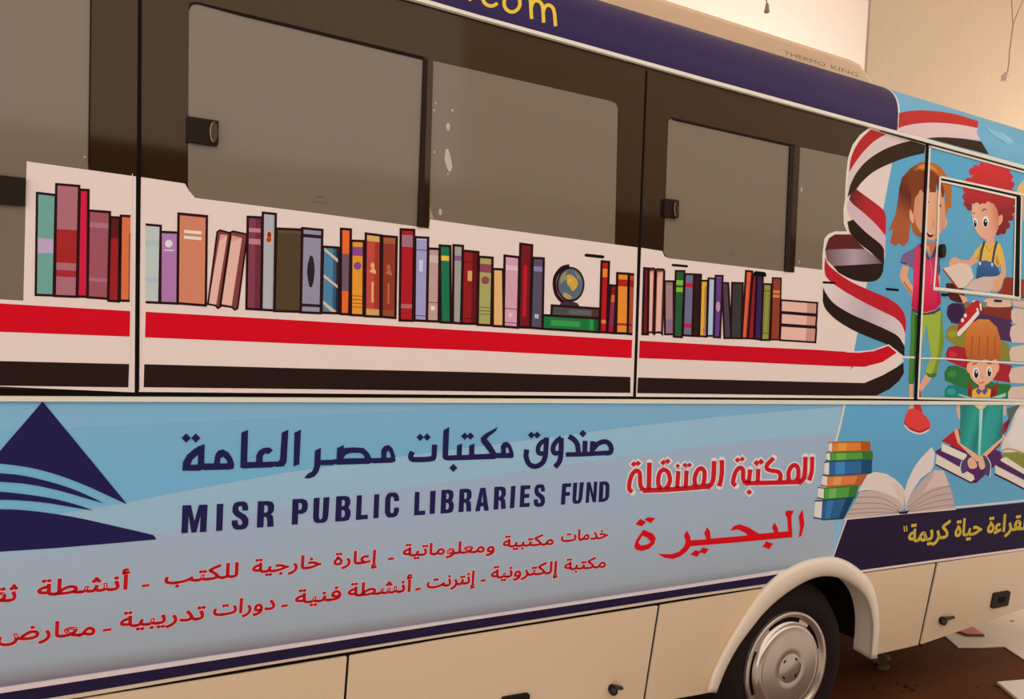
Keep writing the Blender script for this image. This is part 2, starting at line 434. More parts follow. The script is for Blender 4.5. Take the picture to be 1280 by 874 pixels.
# dark joint and white bead between window band and printed side
a = Art(surf='L', level=0)
a.slab(DARK, [lo(-.9, Z_MID + .012), lo(5.5, Z_MID + .012), lo(5.5, Z_MID - .01), lo(-.9, Z_MID - .01)], -.03, -.004)
a.build('body_joint', bus)
a = Art(surf='L', level=0)
a.slab(TRIM, [(-300, 495.5), (0, 496.2), (640, 499.2), (1280, 502.5), (1500, 503.5), (1500, 508.5), (1280, 506.4), (640, 503.8), (0, 502), (-300, 501)], -.03, .006)
a.build('side_bead', bus, bevel=.002)

# skirt panels
def skirt(pts, name='skirt_panel'):
    a = Art(surf='L', level=0); a.slab(PAINT, pts, -.03, .002); return a.build(name, bus, bevel=.0045)
s1 = skirt([lo(-.9, Z_SILL), (100, 875), (300, 843), (433.6, 821), (424, 948), (420, 962), lo(-.9, Z_SKIRT)])
s2 = skirt([(437, 820.5), (560, 799), (822.3, 757.6), (803, 881), (424, 962), (428, 940)])
sl_ = [p for p in arch_mid if p[0] < 952 and p[1] > 737]
s3 = skirt([(825.5, 757), (956, 736)] + sl_[::-1] + [(806, 880.3)])
sr_ = [p for p in arch_mid if p[0] > 1078 and p[1] > 719]
s4 = skirt([(1079, 717), (1169.3, 704.5), (1147.8, 806.4), (1097, 818)] + sr_[::-1])
s5 = skirt([(1172.5, 704), (1280, 688.5), lo(5.45, Z_SILL), lo(5.45, .34), (1280, 761), (1150.8, 805.8)])
b = Mesh()                                       # body continues to the left of the picture
b.add([(x, y_lo(z) - .001, z) for x in (X0, -.85) for z in (Z_SKIRT, Z_SILL, Z_MID)], [(0, 3, 4, 1), (1, 4, 5, 2)], PAINT)
b.build('front_side_panel', bus)
a = Art(surf='L', level=0); a.off = -.004
a.poly(DARK, [lo(-.9, Z_SILL + .02), (400, 812), (965, 724), (965, 740), (400, 836), lo(-.9, Z_SILL - .012)]); a.poly(DARK, [(1076, 706), (1280, 676), lo(5.4, Z_SILL + .02), lo(5.4, Z_SILL - .012), (1280, 696), (1078, 722)])
for p, q in (((435.5, 815), (422, 962)), ((824.5, 752), (804, 882)), ((1171, 699), (1149, 807))): a.stroke(DARK, [p, q], 9)
a.build('skirt_joint', bus)
def lock(crop, x, y, lx, ly, parent, r=8.5):
    """round push lock with its little turn key standing out"""
    a = Art(crop, 'L', 0); a.slab(PLASTIC, ell(x, y, r, r * 1.25, 20), .0, .014)
    a.slab(STEEL, ell(x, y, r * .6, r * .75, 16), .014, .017)
    a.slab(STEEL, [(x + r * .3, y - r * 1.0), (x + r * .7, y - r * 1.3), (lx, ly - r * .35), (lx + 2, ly + 2), (lx - 4, ly + r * .4), (x + r * .9, y - r * .2)], .014, .022)
    a.build('lock', parent, bevel=.001)
lock(D7, 849, 836, 893, 825, s2, 19)
lock(E2, 476, 414, 540, 390, s5, 19)
def grip(crop, pts, inner, parent):
    a = Art(crop, 'L', 0); a.slab(PLASTIC, pts, .001, .009); a.slab(DARK, inner, .009, .0095); a.build('door_handle', parent, bevel=.002)
grip(E2, [(772, 250), (782, 245), (862, 232), (872, 240), (858, 315), (848, 322), (766, 338), (756, 332)], [(800, 272), (845, 262), (838, 296), (794, 305)], s5)
grip(D7, [(330, 868), (445, 848), (458, 855), (450, 925), (318, 950)], [(352, 885), (432, 870), (428, 905), (345, 922)], s2)

# wheel arch: raised lip round the opening, returning inwards
def resample(pts, n):
    d = [0]
    for p, q in zip(pts, pts[1:]): d.append(d[-1] + math.dist(p, q))
    out = []; k = 0
    for i in range(n):
        t = d[-1] * i / (n - 1)
        while k < len(d) - 2 and d[k + 1] < t: k += 1
        f = (t - d[k]) / max(1e-9, d[k + 1] - d[k]); out.append(tuple(pts[k][c] * (1 - f) + pts[k + 1][c] * f for c in (0, 1)))
    return out
ro, ri = resample(arch_out + PL(E1, [(1030, 634)]), 60), resample(arch_in, 60)
PROF = [(0, -.03), (0, .002), (.05, .014), (.16, .023), (.35, .028), (.6, .028), (.8, .024), (.93, .016), (.99, .004), (1, -.01), (1, -.05), (1, -.09)]
b = Mesh(); vs = []; m_ = len(PROF)
for p, q in zip(ro, ri):
    for t, o_ in PROF:
        v = on_lower(p[0] * (1 - t) + q[0] * t, p[1] * (1 - t) + q[1] * t, max(o_, 0)); vs.append(v + N_L * min(o_, 0))
b.add(vs, [(i * m_ + k, (i + 1) * m_ + k, (i + 1) * m_ + k + 1, i * m_ + k + 1) for i in range(59) for k in range(m_ - 1)] + [tuple(range(m_)), tuple(range(59 * m_, 60 * m_))[::-1]], ARCH_PAINT)
b.build('wheel_arch', bus, smooth=True)

# wheel
wheel = empty('wheel', bus)
WF = WHEEL_C.y + .015
wc = on_depth(980, 832, WF); TR = wc.z
hr = on_depth(979, 765, WF).z - wc.z
b = Mesh()
b.lathe([(hr * .9, -.05), (hr * .99, .0), (hr * 1.06, .012), (hr * 1.2, .022), (TR - .06, .016), (TR - .025, .0), (TR - .004, -.03), (TR, -.06), (TR, -.2), (TR - .02, -.23), (hr, -.24)], wc, TYRE, 72)
b.build('tyre', wheel, smooth=True)
b = Mesh()
b.lathe([(hr * 1.0, .0), (hr * 1.01, .016), (hr * .985, .024), (hr * .93, .018), (hr * .90, .004), (hr * .80, .004), (hr * .775, .02), (hr * .73, .034), (hr * .69, .030), (hr * .66, .031), (hr * .4, .0322), (hr * .285, .0326), (hr * .275, .0316), (hr * .26, .0316), (hr * .25, .0326), (0.001, .033)], wc, CHROME, 72)
hub = b.build('hubcap', wheel, smooth=True)
def arc_slot(a0, a1, r0, r1, h, name='vent_slot'):
    b = Mesh(); vs = []; m_ = 12
    for k in range(m_ + 1):
        t = math.radians(a0 + (a1 - a0) * k / m_)
        for r in (r0, r1): vs.append(wc + Vector((r * math.cos(t), -h, r * math.sin(t))))
    b.add(vs, [(2 * k, 2 * k + 1, 2 * k + 3, 2 * k + 2) for k in range(m_)], DARK); b.build(name, wheel)
for a0, a1 in ((69, 122), (153, 208), (12, 51), (-55, -9), (228, 280)): arc_slot(a0, a1, hr * .81, hr * .885, .005)
for a0 in (45, 135, 225, 315): arc_slot(a0 - 9, a0 + 9, hr * .19, hr * .225, .0336, 'emblem_hole')
arc_slot(-60, 10, hr * .255, hr * .275, .0325, 'emblem_groove')

# roof cove with its blue print, rail and ribbon
XB = on_roof(1122, 140).x - .06
def cove(m, x0, x1, name, label=None):
    b = Mesh(); vs = []; k_ = 72
    for i in range(k_ + 1):
        t = math.radians(80) * i / k_
        for x in (x0, x1): vs.append((x, Y_TOP + ROOF_A * (1 - math.cos(t)), Z_TOP + ROOF_B * math.sin(t)))
    b.add(vs, [(2 * i, 2 * i + 1, 2 * i + 3, 2 * i + 2) for i in range(k_)], m)
    return b.build(name, bus, smooth=True, label=label)
NAVY_ROOF = mat('print_violet_blue', seen('#2e2046'), .45, .1)
SKYP = mat('print_sky_blue', seen('#5d9fba'), .4, .2)
roofL = cove(NAVY_ROOF, X0, XB, 'roof_cove', 'violet blue roof edge with yellow lettering')
roofR = cove(SKYP, XB, X1, 'roof_cove', 'sky blue roof edge with flag ribbon')
def cove_pt(x, t, off): return (x, Y_TOP + ROOF_A - (ROOF_A + off) * math.cos(t), Z_TOP + (ROOF_B + off) * math.sin(t))
edge_k = [on_roof(*P(E5, *p)) for p in ((93, 308), (97, 225), (99, 140), (94, 90), (86, 50))]
edge_t = sorted((math.asin(max(0, min(1, (p.z - Z_TOP) / ROOF_B))), p.x) for p in edge_k)
def edge_x(t):
    if t <= edge_t[0][0]: return edge_t[0][1]
    for (t0, x0), (t1, x1) in zip(edge_t, edge_t[1:]):
        if t <= t1: break
    return x0 + (x1 - x0) * (t - t0) / max(1e-6, t1 - t0)
for nm, m_c, w0, w1, o_ in (('roof_cove_end', NAVY_ROOF, None, 0, .0004), ('white_edge', TRIM, -.004, .006, .0008)):
    b = Mesh(); vs = []
    for i in range(73):
        t = math.radians(80) * i / 72; x = edge_x(t); vs += [cove_pt(x + w0 if w0 is not None else XB - .03, t, o_), cove_pt(x + w1, t, o_)]
    b.add(vs, [(2 * i, 2 * i + 1, 2 * i + 3, 2 * i + 2) for i in range(72)], m_c); b.build(nm, roofL, smooth=True)
a = Art(E5, 'R', 6, sub=3)
a.poly('#b5332c', smooth_line([(103, 160), (200, 142), (330, 135), (500, 148), (650, 175), (850, 237)]) + smooth_line([(845, 303), (700, 275), (550, 258), (400, 253), (250, 265), (150, 285), (97, 305)]))
a.poly('#d4b3ad', smooth_line([(97, 304), (150, 284), (250, 264), (400, 252), (550, 257), (700, 274), (845, 302)]) + [(833, 345), (872, 420), (700, 400), (560, 390), (380, 396), (340, 402), (80, 320)])
a.poly('#3a2a1e', smooth_line([(370, 396), (460, 390), (560, 390), (700, 402), (880, 430)]) + [(950, 550), (700, 485), (400, 405)])
a.build('flag_ribbon', roofR)
a = Art(E5, 'R', 6, sub=3)
a.poly('#7fb0c4', [(930, 300), (1010, 330), (1080, 350), (1150, 400), (1190, 440), (1120, 460), (1080, 420), (1000, 380)], True)
a.poly('#8ab6c6', [(1060, 345), (1130, 380), (1170, 430), (1120, 420)], True)
a.build('printed_cloud', roofR)
a = Art(E4, 'R', 7, sub=2)
YEL = '#d9b23c'
a.stroke(YEL, ell(600, -20, 66, 68, 20, 40, 320), 28)
a.stroke(YEL, ell(768, 22, 64, 74, 24), 28, closed=True)
a.stroke(YEL, [(912, -60), (918, 40), (925, 152)], 28)
a.stroke(YEL, [(922, 60), (935, 20), (965, 5), (1000, 25), (1015, 70), (1021, 182)], 28, True)
a.stroke(YEL, [(1020, 90), (1032, 55), (1060, 40), (1092, 60), (1108, 110), (1116, 210)], 28, True)
a.poly(YEL, ell(432, -8, 16, 17))
a.build('lettering', roofL, label='yellow lettering')
# drip rail, then the black gap and second bead over the printed end
a = Art(surf='U', level=0)
def zl(x, z): return px_of((x, y_up(z), z))
rail = [(520, -4), (529, -2), (600, 19), (720, 52), (880, 97), (1000, 130), (1110, 160.5), (1280, 206.5)]
rail2 = [(1280, 211), (1110, 164.5), (1000, 134.5), (880, 101.5), (720, 56.5), (600, 23.3), (529, 3)]
a.slab(TRIM, [zl(-.6, Z_TOP + .015)] + rail[1:] + [zl(5.55, Z_TOP + .015), zl(5.55, Z_TOP - .002)] + rail2 + [zl(-.6, Z_TOP - .002)], -.01, .012)
a.build('drip_rail', bus, bevel=.003)

# air conditioner on the roof
AY = .46
pts = [on_depth(*p, AY) for p in [(960, 38.4), (1066, 72.7), (1076.8, 78.4), (1083.4, 87.7), (1091.4, 99.6), (1103, 113)]]
zt = pts[1].z; zb = Z_TOP + ROOF_B - .03
out = [Vector((.7, 0, zb)), Vector((.76, 0, zt - .05)), Vector((.85, 0, zt))] + [Vector((p.x, 0, min(p.z, zt))) for p in pts[1:]] + [Vector((pts[-1].x + .05, 0, zb))]
b = Mesh(); n = len(out)
AC = mat('air_conditioner_shell', seen('#d0a984'), .55, .15)
b.add([(p.x, AY, p.z) for p in out] + [(p.x, BUS_W - AY, p.z) for p in out], [tuple(range(n))[::-1], tuple(range(n, 2 * n))] + [(i, (i + 1) % n, n + (i + 1) % n, n + i) for i in range(n)], AC)
ac = b.build('air_conditioner', bus, bevel=.025)
SURF['D'] = (lambda px, py, off=0: on_depth(px, py, AY - off), Vector((0, -1, 0)))
for t_, l, rr in (('THERMO', (150, 256), (345, 315)), ('KING', (372, 323), (500, 362))):
    a = Art(E3, 'D', 1); write(a, t_, l, rr, 19, 0, '#8f7557', bold=.004, ref=.72); a.build('lettering', ac, label='grey lettering')

# windows: film panes, black frames, sliding latches
def window(panes, bars, latch, marks=()):
    wn = empty('window', bus)
    for crop, pts in panes:
        a = Art(crop, 'U', 0); a.slab(PANE, pts, -.004, .0004); a.build('pane', wn)
    for crop, pts, o1, m in bars:
        a = Art(crop, 'U', 0); a.slab(m, pts, 0, o1); a.build('frame', wn, bevel=.0015)
    if latch:
        crop, pts, (ex_, ey_, rx_, ry_), hl = latch
        a = Art(crop, 'U', 0); a.slab(PLASTIC, pts, 0, .012)
        a.slab(GLOSS, ell(ex_, ey_, rx_, ry_, 20), .012, .017); a.stroke('#8a7a68', ell(ex_, ey_, rx_ * .85, ry_ * .9, 12, 100, 250), rx_ * .25)
        a.build('latch', wn, bevel=.002)
    if marks:
        for crop, c, pts in marks:
            a = Art(crop, 'U', 4); a.poly(c, pts); a.build('maker_mark' if c in ('#4a4034', '#5c5142') else 'paint_speck', wn)
    return wn
window([((0, 0, 1), [(-150, -60), (114.6, -60), (114, 0), (110.3, 212), (105, 385), (-150, 372)])],
       [((0, 0, 1), [(-150, 211), (0, 219), (32, 222.5), (31, 257), (0, 255), (-150, 248)], .008, PLASTIC),
        ((0, 0, 1), [(113.5, -60), (115.2, -60), (111.8, 206), (110, 206)], .003, RUBBER)], None, [(A1, '#a89a88', ell(385, 714, 6, 5))])
window([((0, 0, 1), PL(A1, [(860, 36), (866, 20), (880, 13), (905, 14)]) + [(300, 17.2), (528.7, 73), (521, 290), (244, 252), (236.6, 240), (235, 231)]),
        ((0, 0, 1), [(541.3, 76), (764, 126.5), (770, 129.5), (772.3, 136), (768.3, 312), (536, 290)])],
       [((0, 0, 1), [(529.8, 72.6), (535, 73.8), (529, 284.5), (521.8, 283)], .006, PLASTIC), ((0, 0, 1), [(535, 73.8), (541.7, 75.4), (536.2, 285.5), (529, 284.5)], .003, GLOSS),
        ((0, 0, 1), PL(A1, [(858, 40), (862, 18), (880, 9), (908, 11)]) + [(300, 15.4), (531, 71), (529, 74.5), (300, 19)] + PL(A1, [(906, 18), (882, 17), (868, 25), (864, 40)]), .003, RUBBER)],
       (A1, [(848, 527), (985, 548), (996, 551), (994, 655), (986, 662), (848, 641)], (973, 600, 19, 50), None),
       [(A2, '#b5a794', ell(947, 577, 9, 18)), (A2, '#b5a794', [(936, 680), (948, 678), (960, 720), (966, 760), (956, 785), (944, 770), (930, 725)]), (A2, '#a89a88', ell(967, 502, 6, 7)), (A2, '#a89a88', ell(884, 502, 5, 6)), (A2, '#a89a88', ell(891, 470, 4, 5)), (A2, '#a89a88', ell(885, 692, 4, 5)), (A2, '#a89a88', ell(946, 792, 4, 5)),
        (B3, '#a89a88', ell(573, 84, 7, 14)), (B3, '#9a8c78', [(528, 60), (545, 112), (530, 112)])]
       + [(B3, '#4a4034', [(52 + 8 * k, 17 + .9 * k), (57 + 8 * k, 18 + .9 * k), (57 + 8 * k, 23 + .9 * k), (52 + 8 * k, 22 + .9 * k)]) for k in range(5)] + [(B3, '#5c5142', [(40 + 10 * k, 36 + 1.2 * k), (46 + 10 * k, 37 + 1.2 * k), (45 + 10 * k, 46 + 1.2 * k), (40 + 10 * k, 44 + 1.2 * k)]) for k in range(6)])
window([(E6, [(135, 122), (140, 112), (150, 109), (714, 240), (690, 845), (135, 775), (112, 745), (122, 490)]), (E6, [(761, 243), (985, 290), (1010, 640), (900, 840), (735, 830)])],
       [(E6, [(714, 238), (735, 240), (708, 836), (688, 832)], .006, PLASTIC), (E6, [(735, 240), (761, 242), (733, 838), (708, 836)], .003, GLOSS), (E6, [(150, 102), (740, 234), (736, 244), (158, 114)], .003, RUBBER)],
       (E6, [(119, 487), (178, 493), (186, 498), (184, 576), (178, 581), (116, 572)], (173, 538, 11, 38), None),
       [(E6, '#a89a88', ell(767, 444, 4, 13)), (E6, '#9a8c78', ell(756, 788, 4, 8))] + [(E6, '#5c5142', [(424 + 8 * k, 738 + k), (430 + 8 * k, 739 + k), (430 + 8 * k, 744 + k), (424 + 8 * k, 743 + k)]) for k in range(4)] + [(E6, '#5c5142', [(424 + 9 * k, 752 + k), (430 + 9 * k, 753 + k), (430 + 9 * k, 757 + k), (424 + 9 * k, 756 + k)]) for k in range(4)])
# panel joints
a = Art(surf='U', level=2)
a.slab(DARK, [(172.6, -30), (176.3, -30), (175.6, 220), (174, 488), (168.5, 488), (171, 220)], 0, .002); a.build('panel_joint', bus)
a = Art(surf='U', level=2)
a.slab(RUBBER, [(176.5, -30), (177.6, -30), (176.8, 220), (175.8, 220)], 0, .004); a.build('joint_bead', bus)
a = Art(surf='U', level=2)
a.slab(DARK, [(807.6, 88), (809.6, 88), (803.8, 239), (798.8, 370), (794.6, 496), (791.6, 496), (796.2, 370), (801.6, 239)], 0, .002); a.build('panel_joint', bus)
# ------------------------------------------------------------------ printed shelf of books on the window band
WHITE = '#dcc3b7'; OUT = '#2c1414'
def sheet(pts):
    a = Art(surf='U', level=5); a.poly(WHITE, pts); return a.build('printed_sheet', bus)
sh1 = sheet(PL(B1, [(97, 5), (495, 60), (490, 846), (-40, 823), (-40, 505), (85, 512)]))
sh2 = sheet([(176.2, 221.3), (231, 229.5), (237, 239.5), (243.8, 247.4), (400, 267), (536, 285.2), (537.6, 274.2), (600, 283), (797, 309.4), (792, 495.6), (173.4, 490)])
sh3 = sheet([(801.4, 309.7), (827.8, 314), (830.4, 320.3), (835.4, 322.8), (991.5, 340.9), (992.8, 333.4), (1029, 337.6), (1029.6, 310), (1032.6, 296.4), (1042.7, 290), (1060, 290.3), (1055.9, 279.6), (1055.4, 262), (1057.4, 249), (1058, 231.7), (1059.1, 214.3), (1061.3, 197), (1066.7, 181.7), (1075.4, 169.8), (1087.4, 159.6), (1158.4, 179.5), (1144.3, 498.6), (795, 496)])
def stripes(sh, red, black):
    a = Art(surf='U', level=7); a.poly('#c8101f', red); a.build('red_stripe', sh)
    a = Art(surf='U', level=7); a.poly('#291a16', black); a.build('black_stripe', sh)
stripes(sh1, PL(B1, [(-40, 520), (474, 550), (472, 643), (-40, 624)]), PL(B1, [(-40, 731), (470, 743), (467, 828), (-40, 821)]))
stripes(sh2, [(182, 389.8), (380, 401), (600, 414.2), (790.3, 425), (789.5, 447.8), (600, 438.5), (380, 430), (181.3, 421.8)], [(180.3, 455.4), (380, 460.6), (600, 465.5), (788.1, 471.4), (787.9, 491.2), (600, 489.5), (380, 486.5), (179.6, 484.2)])
a = Art(surf='U', level=5.6); a.stroke('#cdb8ae', [(165.5, 217), (164.5, 370), (161.8, 489)], 1, step=False); a.build('edge_fold', sh1)
def book(sh, crop, q, c, decos=(), wd=3.1, cut=None):
    """one printed spine: q = TL, TR, BR, BL; bands ('b', v0, v1, colour, u0, u1), rules ('l', v, colour), discs ('c', u, v, r, colour), bars ('s', (u,v)...)"""
    a = Art(crop, 'U', 8); wc_ = wd / crop[2]
    def uv(u, v):
        return tuple((q[0][k] * (1 - u) + q[1][k] * u) * (1 - v) + (q[3][k] * (1 - u) + q[2][k] * u) * v for k in (0, 1))
    a.poly(c, q)
    h = math.dist(q[0], q[3]); wdt = math.dist(q[0], q[1])
    for d in decos:
        if d[0] == 'b':
            u0, u1 = (d[4], d[5]) if len(d) > 4 else (0, 1)
            a.poly(d[3], [uv(u0, d[1]), uv(u1, d[1]), uv(u1, d[2]), uv(u0, d[2])])
        elif d[0] == 'l': a.stroke(d[2], [uv(0, d[1]), uv(1, d[1])], .9 / crop[2])
        elif d[0] == 'c':
            x, y = uv(d[1], d[2]); r = d[3] * wdt; ry = d[3] * wdt * (d[5] if len(d) > 5 else 1); a.poly(d[4], ell(x, y, r, ry, 18))
        elif d[0] == 'p': a.poly(d[1], [uv(*p) for p in d[2]])
    if cut == 'r': a.stroke(OUT, [q[1], q[0], q[3], q[2]], wc_)
    elif cut == 'l': a.stroke(OUT, [q[0], q[1], q[2], q[3]], wc_)
    else: a.stroke(OUT, q, wc_, closed=True)
    return a.build('printed_book', sh)
def knight(c, u=.5):
    return [('p', c, [(u - .2, .46), (u + .24, .48), (u + .2, .43), (u + .1, .42), (u + .13, .37), (u + .02, .34), (u - .12, .36), (u - .14, .4), (u - .02, .41), (u - .14, .44)]), ('b', .58, .83, c, u - .06, u + .08)]
book(sh1, B1, [(135, 120), (203, 128), (195, 493), (130, 491)], '#6a9a8c', [('b', .44, .585, '#b59ab5')])
book(sh1, B1, [(205, 88), (288, 95), (279, 498), (199, 495)], '#a5666e', [('b', .40, .70, '#9f2827'), ('b', .765, .825, '#9f2b30')])
book(sh1, B1, [(290, 108), (322, 110), (318, 498), (282, 497)], '#c4213f', [('b', 0, 1, '#a51c38', .8, 1)])
book(sh1, B1, [(323, 184), (400, 190), (393, 505), (319, 500)], '#97505a', [('b', .13, .19, '#a56a78'), ('b', .77, .81, '#a5667a')])
book(sh1, B1, [(402, 208), (436, 210), (432, 515), (394, 512)], '#571d1d', [('b', .25, 1, '#952325')])
book(sh1, B1, [(440, 203), (475, 205), (472, 513), (436, 512)], '#d06a40', [('b', .2, 1, '#8e4a2c', .86, 1)], cut='r')
book(sh2, B2, [(35, 235), (90, 240), (85, 520), (35, 518)], '#b3b8b0', [('b', .2, .26, '#a6b2ae'), ('b', .68, .74, '#a9b0b4')], cut='l')
book(sh2, B2, [(90, 262), (153, 265), (151, 523), (88, 520)], '#a6709d', [('b', 0, .3, '#a878a8'), ('c', .47, .16, .22, '#d8cbd6'), ('b', .245, .262, '#d8cbd6', .22, .75)])
book(sh2, B2, [(155, 195), (258, 205), (254, 530), (152, 522)], '#c97a5e', [('b', .175, .21, '#e2cdba', .2, .82), ('b', .24, .275, '#e2cdba', .2, .82), ('b', 0, .02, '#8f4a38')])
def pagebook(q, pg, crop=B2, c='#7b3c3a'):
    a = Art(crop, 'U', 8); a.poly(c, q); a.poly('#dfa898', pg); a.poly('#cf9080', [pg[0], pg[1], tuple((pg[0][k] * .9 + pg[3][k] * .1) for k in (0, 1))]); a.stroke(OUT, q, 2.3 / crop[2], closed=True); a.build('printed_book', sh2 if crop is B2 else sh3)
pagebook([(296, 262), (306, 256), (342, 266), (345, 278), (307, 535), (298, 540), (290, 530), (262, 525)], [(307, 270), (333, 274), (292, 528), (264, 522)])
pagebook([(344, 264), (354, 260), (402, 270), (404, 282), (370, 540), (360, 546), (350, 536), (306, 530)], [(348, 274), (386, 284), (348, 532), (310, 524)])
book(sh2, B2, [(407, 207), (460, 210), (455, 545), (402, 542)], '#7c3c49', [('b', 0, 1, '#6b2d38', .55, 1), ('b', .12, .165, '#b57681', .1, .9), ('b', .235, .295, '#b57681', .1, .9)])
book(sh2, B2, [(462, 192), (509, 197), (503, 548), (457, 545)], '#a8a6a8', [('c', .52, .25, .3, '#e0a582', 1.6), ('c', .52, .225, .17, '#8e3018', 1.5), ('c', .5, .27, .2, '#a3482c', 1.2), ('b', 0, 1, '#9b989c', .8, 1)])
book(sh2, B2, [(512, 250), (606, 254), (600, 553), (504, 550)], '#4f3f2c', [('b', .02, .05, '#5e4c36')])
book(sh2, B3, [(-8, 152), (77, 160), (70, 510), (-14, 506)], '#8c8698', [('b', .065, .105, '#2c1d20'), ('b', .895, .93, '#2c1d20'), ('p', '#2e2226', [(.42, .315), (.56, .33), (.64, .42), (.66, .52), (.62, .62), (.54, .695), (.42, .695), (.34, .62), (.28, .52), (.31, .42)])])
book(sh2, B3, [(80, 230), (150, 235), (147, 510), (74, 508)], '#4a7996', [('b', 0, 1, '#35536f', .62, .8), ('b', 0, 1, '#252c38', .8, 1), ('p', '#c5ad97', [(0, .0), (.9, .17), (.9, .225), (0, .045)]), ('p', '#c5ad97', [(0, .40), (.9, .575), (.9, .62), (0, .45)]), ('p', '#c5ad97', [(0, .80), (.85, .97), (.8, 1), (.6, .99), (0, .85)])])
book(sh2, B3, [(156, 155), (197, 158), (190, 515), (154, 513)], '#e4632e', [('b', .29, .725, '#6b5460')])
book(sh2, B3, [(199, 205), (252, 207), (250, 520), (197, 517)], '#e08d2f', [('b', .08, .20, '#87477a'), ('c', .5, .335, .31, '#84467c'), ('l', .74, '#8a5220'), ('l', .79, '#8a5220'), ('l', .84, '#8a5220'), ('l', .89, '#8a5220')])
book(sh2, B3, [(260, 175), (323, 183), (321, 525), (256, 522)], '#b9473c', [('b', 0, 1, '#9e352c', .6, 1), ('b', 0, .085, '#c9a25e'), ('b', .91, 1, '#c49a58')] + knight('#d6a566', .47))
book(sh2, B3, [(329, 185), (390, 190), (384, 530), (326, 525)], '#8b3729', [('b', 0, .09, '#9c5632'), ('b', .91, 1, '#8f4a2c')] + knight('#a96a3a', .47))
book(sh2, B3, [(407, 157), (463, 160), (458, 542), (402, 540)], '#a71e26', [('b', .06, .19, '#9b6c75'), ('b', .82, .865, '#ad6069')])
book(sh2, B3, [(468, 190), (522, 193), (516, 543), (464, 540)], '#9a93b6', [('l', .15, '#4a4058'), ('l', .94, '#4a4058'), ('b', .27, .41, '#c6bfd0', .33, .62), ('b', 0, .03, '#b4aec8')])
book(sh2, B3, [(523, 238), (570, 240), (566, 545), (517, 543)], '#b69188', [('b', .09, .19, '#c8aaa0'), ('l', .74, '#5a3a38'), ('b', .79, .85, '#dccbc2', .3, .65)])
book(sh2, B3, [(571, 225), (615, 228), (617, 550), (575, 548)], '#1f6c47', [('b', .13, .195, '#d8b53c')])
book(sh2, B3, [(629, 224), (668, 227), (660, 553), (626, 550)], '#9b948c', [('b', .13, .195, '#7e5c82')])
book(sh2, B3, [(669, 247), (733, 253), (727, 555), (662, 553)], '#8c1f23', [('b', 0, 1, '#651619', .62, 1), ('b', .27, .41, '#cb9960', .33, .62), ('l', .15, '#4a1214'), ('l', .93, '#4a1214')])
book(sh2, B4, [(68, 222), (130, 227), (124, 535), (62, 532)], '#a19a5a', [('b', .1, .225, '#8a4352'), ('c', .5, .34, .3, '#8a4352', .95), ('l', .74, '#5e5830'), ('l', .79, '#5e5830'), ('l', .84, '#5e5830')])
book(sh2, B4, [(132, 278), (178, 280), (181, 540), (131, 537)], '#e2a768')
book(sh2, B4, [(185, 217), (252, 225), (245, 545), (180, 540)], '#cb95a2', [('b', .13, .195, '#dab0b6'), ('l', .74, '#5a3a40'), ('l', .94, '#5a3a40'), ('c', .47, .83, .16, '#dcb4ba')])
book(sh2, B4, [(257, 163), (310, 170), (300, 545), (249, 543)], '#6e1d22', [('b', .25, .87, '#ba1b2b', .32, .62)])
book(sh2, B4, [(313, 227), (363, 230), (357, 550), (303, 545)], '#544c5d', [('b', .12, .19, '#827ba3'), ('b', .8, .86, '#b4acbc', .32, .66)])
book(sh2, B4, [(400, 444), (618, 459), (617, 503), (398, 490)], '#4a4a45', [('b', .28, .75, '#5c5d55', .36, .82), ('b', 0, 1, '#4a3530', .84, 1)])
book(sh2, B4, [(360, 488), (616, 504), (615, 566), (357, 550)], '#1e6e3a', [('b', .3, .72, '#3b8c4a', .14, .66), ('b', 0, 1, '#37894a', .83, .89), ('b', 0, 1, '#155229', .92, 1)])
a = Art(B4, 'U', 8)
a.stroke(OUT, smooth_line([(480, 264), (445, 275), (418, 310), (412, 350), (422, 395), (452, 428), (490, 436)]), 17)
a.poly('#403034', [(434, 446), (440, 432), (470, 424), (500, 428), (518, 434), (526, 450), (480, 452)])
a.poly(OUT, ell(485, 348, 64, 80, 28)); a.poly('#566270', ell(485, 348, 56, 71, 28))
a.poly('#c49a3e', [(466, 312), (480, 303), (500, 312), (515, 330), (518, 350), (505, 372), (492, 378), (484, 362), (470, 345)], True)
a.poly('#8d8a5a', [(440, 318), (455, 296), (470, 290), (462, 306), (470, 322), (450, 335), (440, 345)], True)
a.poly('#a8925a', [(455, 385), (480, 395), (492, 408), (470, 415), (452, 402)], True)
a.poly('#7d8068', [(505, 290), (525, 310), (532, 330), (522, 325), (510, 308)], True)
a.poly('#d0aa50', [(476, 326), (488, 322), (490, 332), (480, 338)], True)
a.build('printed_globe', sh2)
book(sh2, B4, [(627, 243), (660, 246), (650, 567), (618, 565)], '#b01c1e', [('b', .1, .22, '#d97d34'), ('b', .825, .875, '#d97d34')])
book(sh2, B4, [(668, 352), (695, 355), (683, 570), (652, 567)], '#8a2c4c', [('b', 0, .2, '#7c1c26'), ('b', .2, .35, '#c9642f'), ('b', .85, 1, '#9c1c2c')])
book(sh2, B4, [(698, 297), (750, 300), (745, 572), (692, 570)], '#e0842f', [('b', .1, .215, '#a8221c'), ('b', .83, .87, '#b02c1c')])
book(sh2, B4, [(750, 301), (775, 303), (767, 575), (745, 573)], '#9f4a2c', [('b', .1, .215, '#8a2218'), ('b', .83, .87, '#8a2818')], cut='r')
book(sh3, B5, [(101, 220), (123, 222), (118, 548), (92, 547)], '#6e1d23', [('b', 0, 1, '#54161a', .7, 1)])
pagebook([(122, 228), (130, 221), (150, 221), (155, 230), (146, 543), (138, 538), (124, 538), (116, 545)], [(128, 236), (146, 234), (138, 532), (122, 534)], B5)
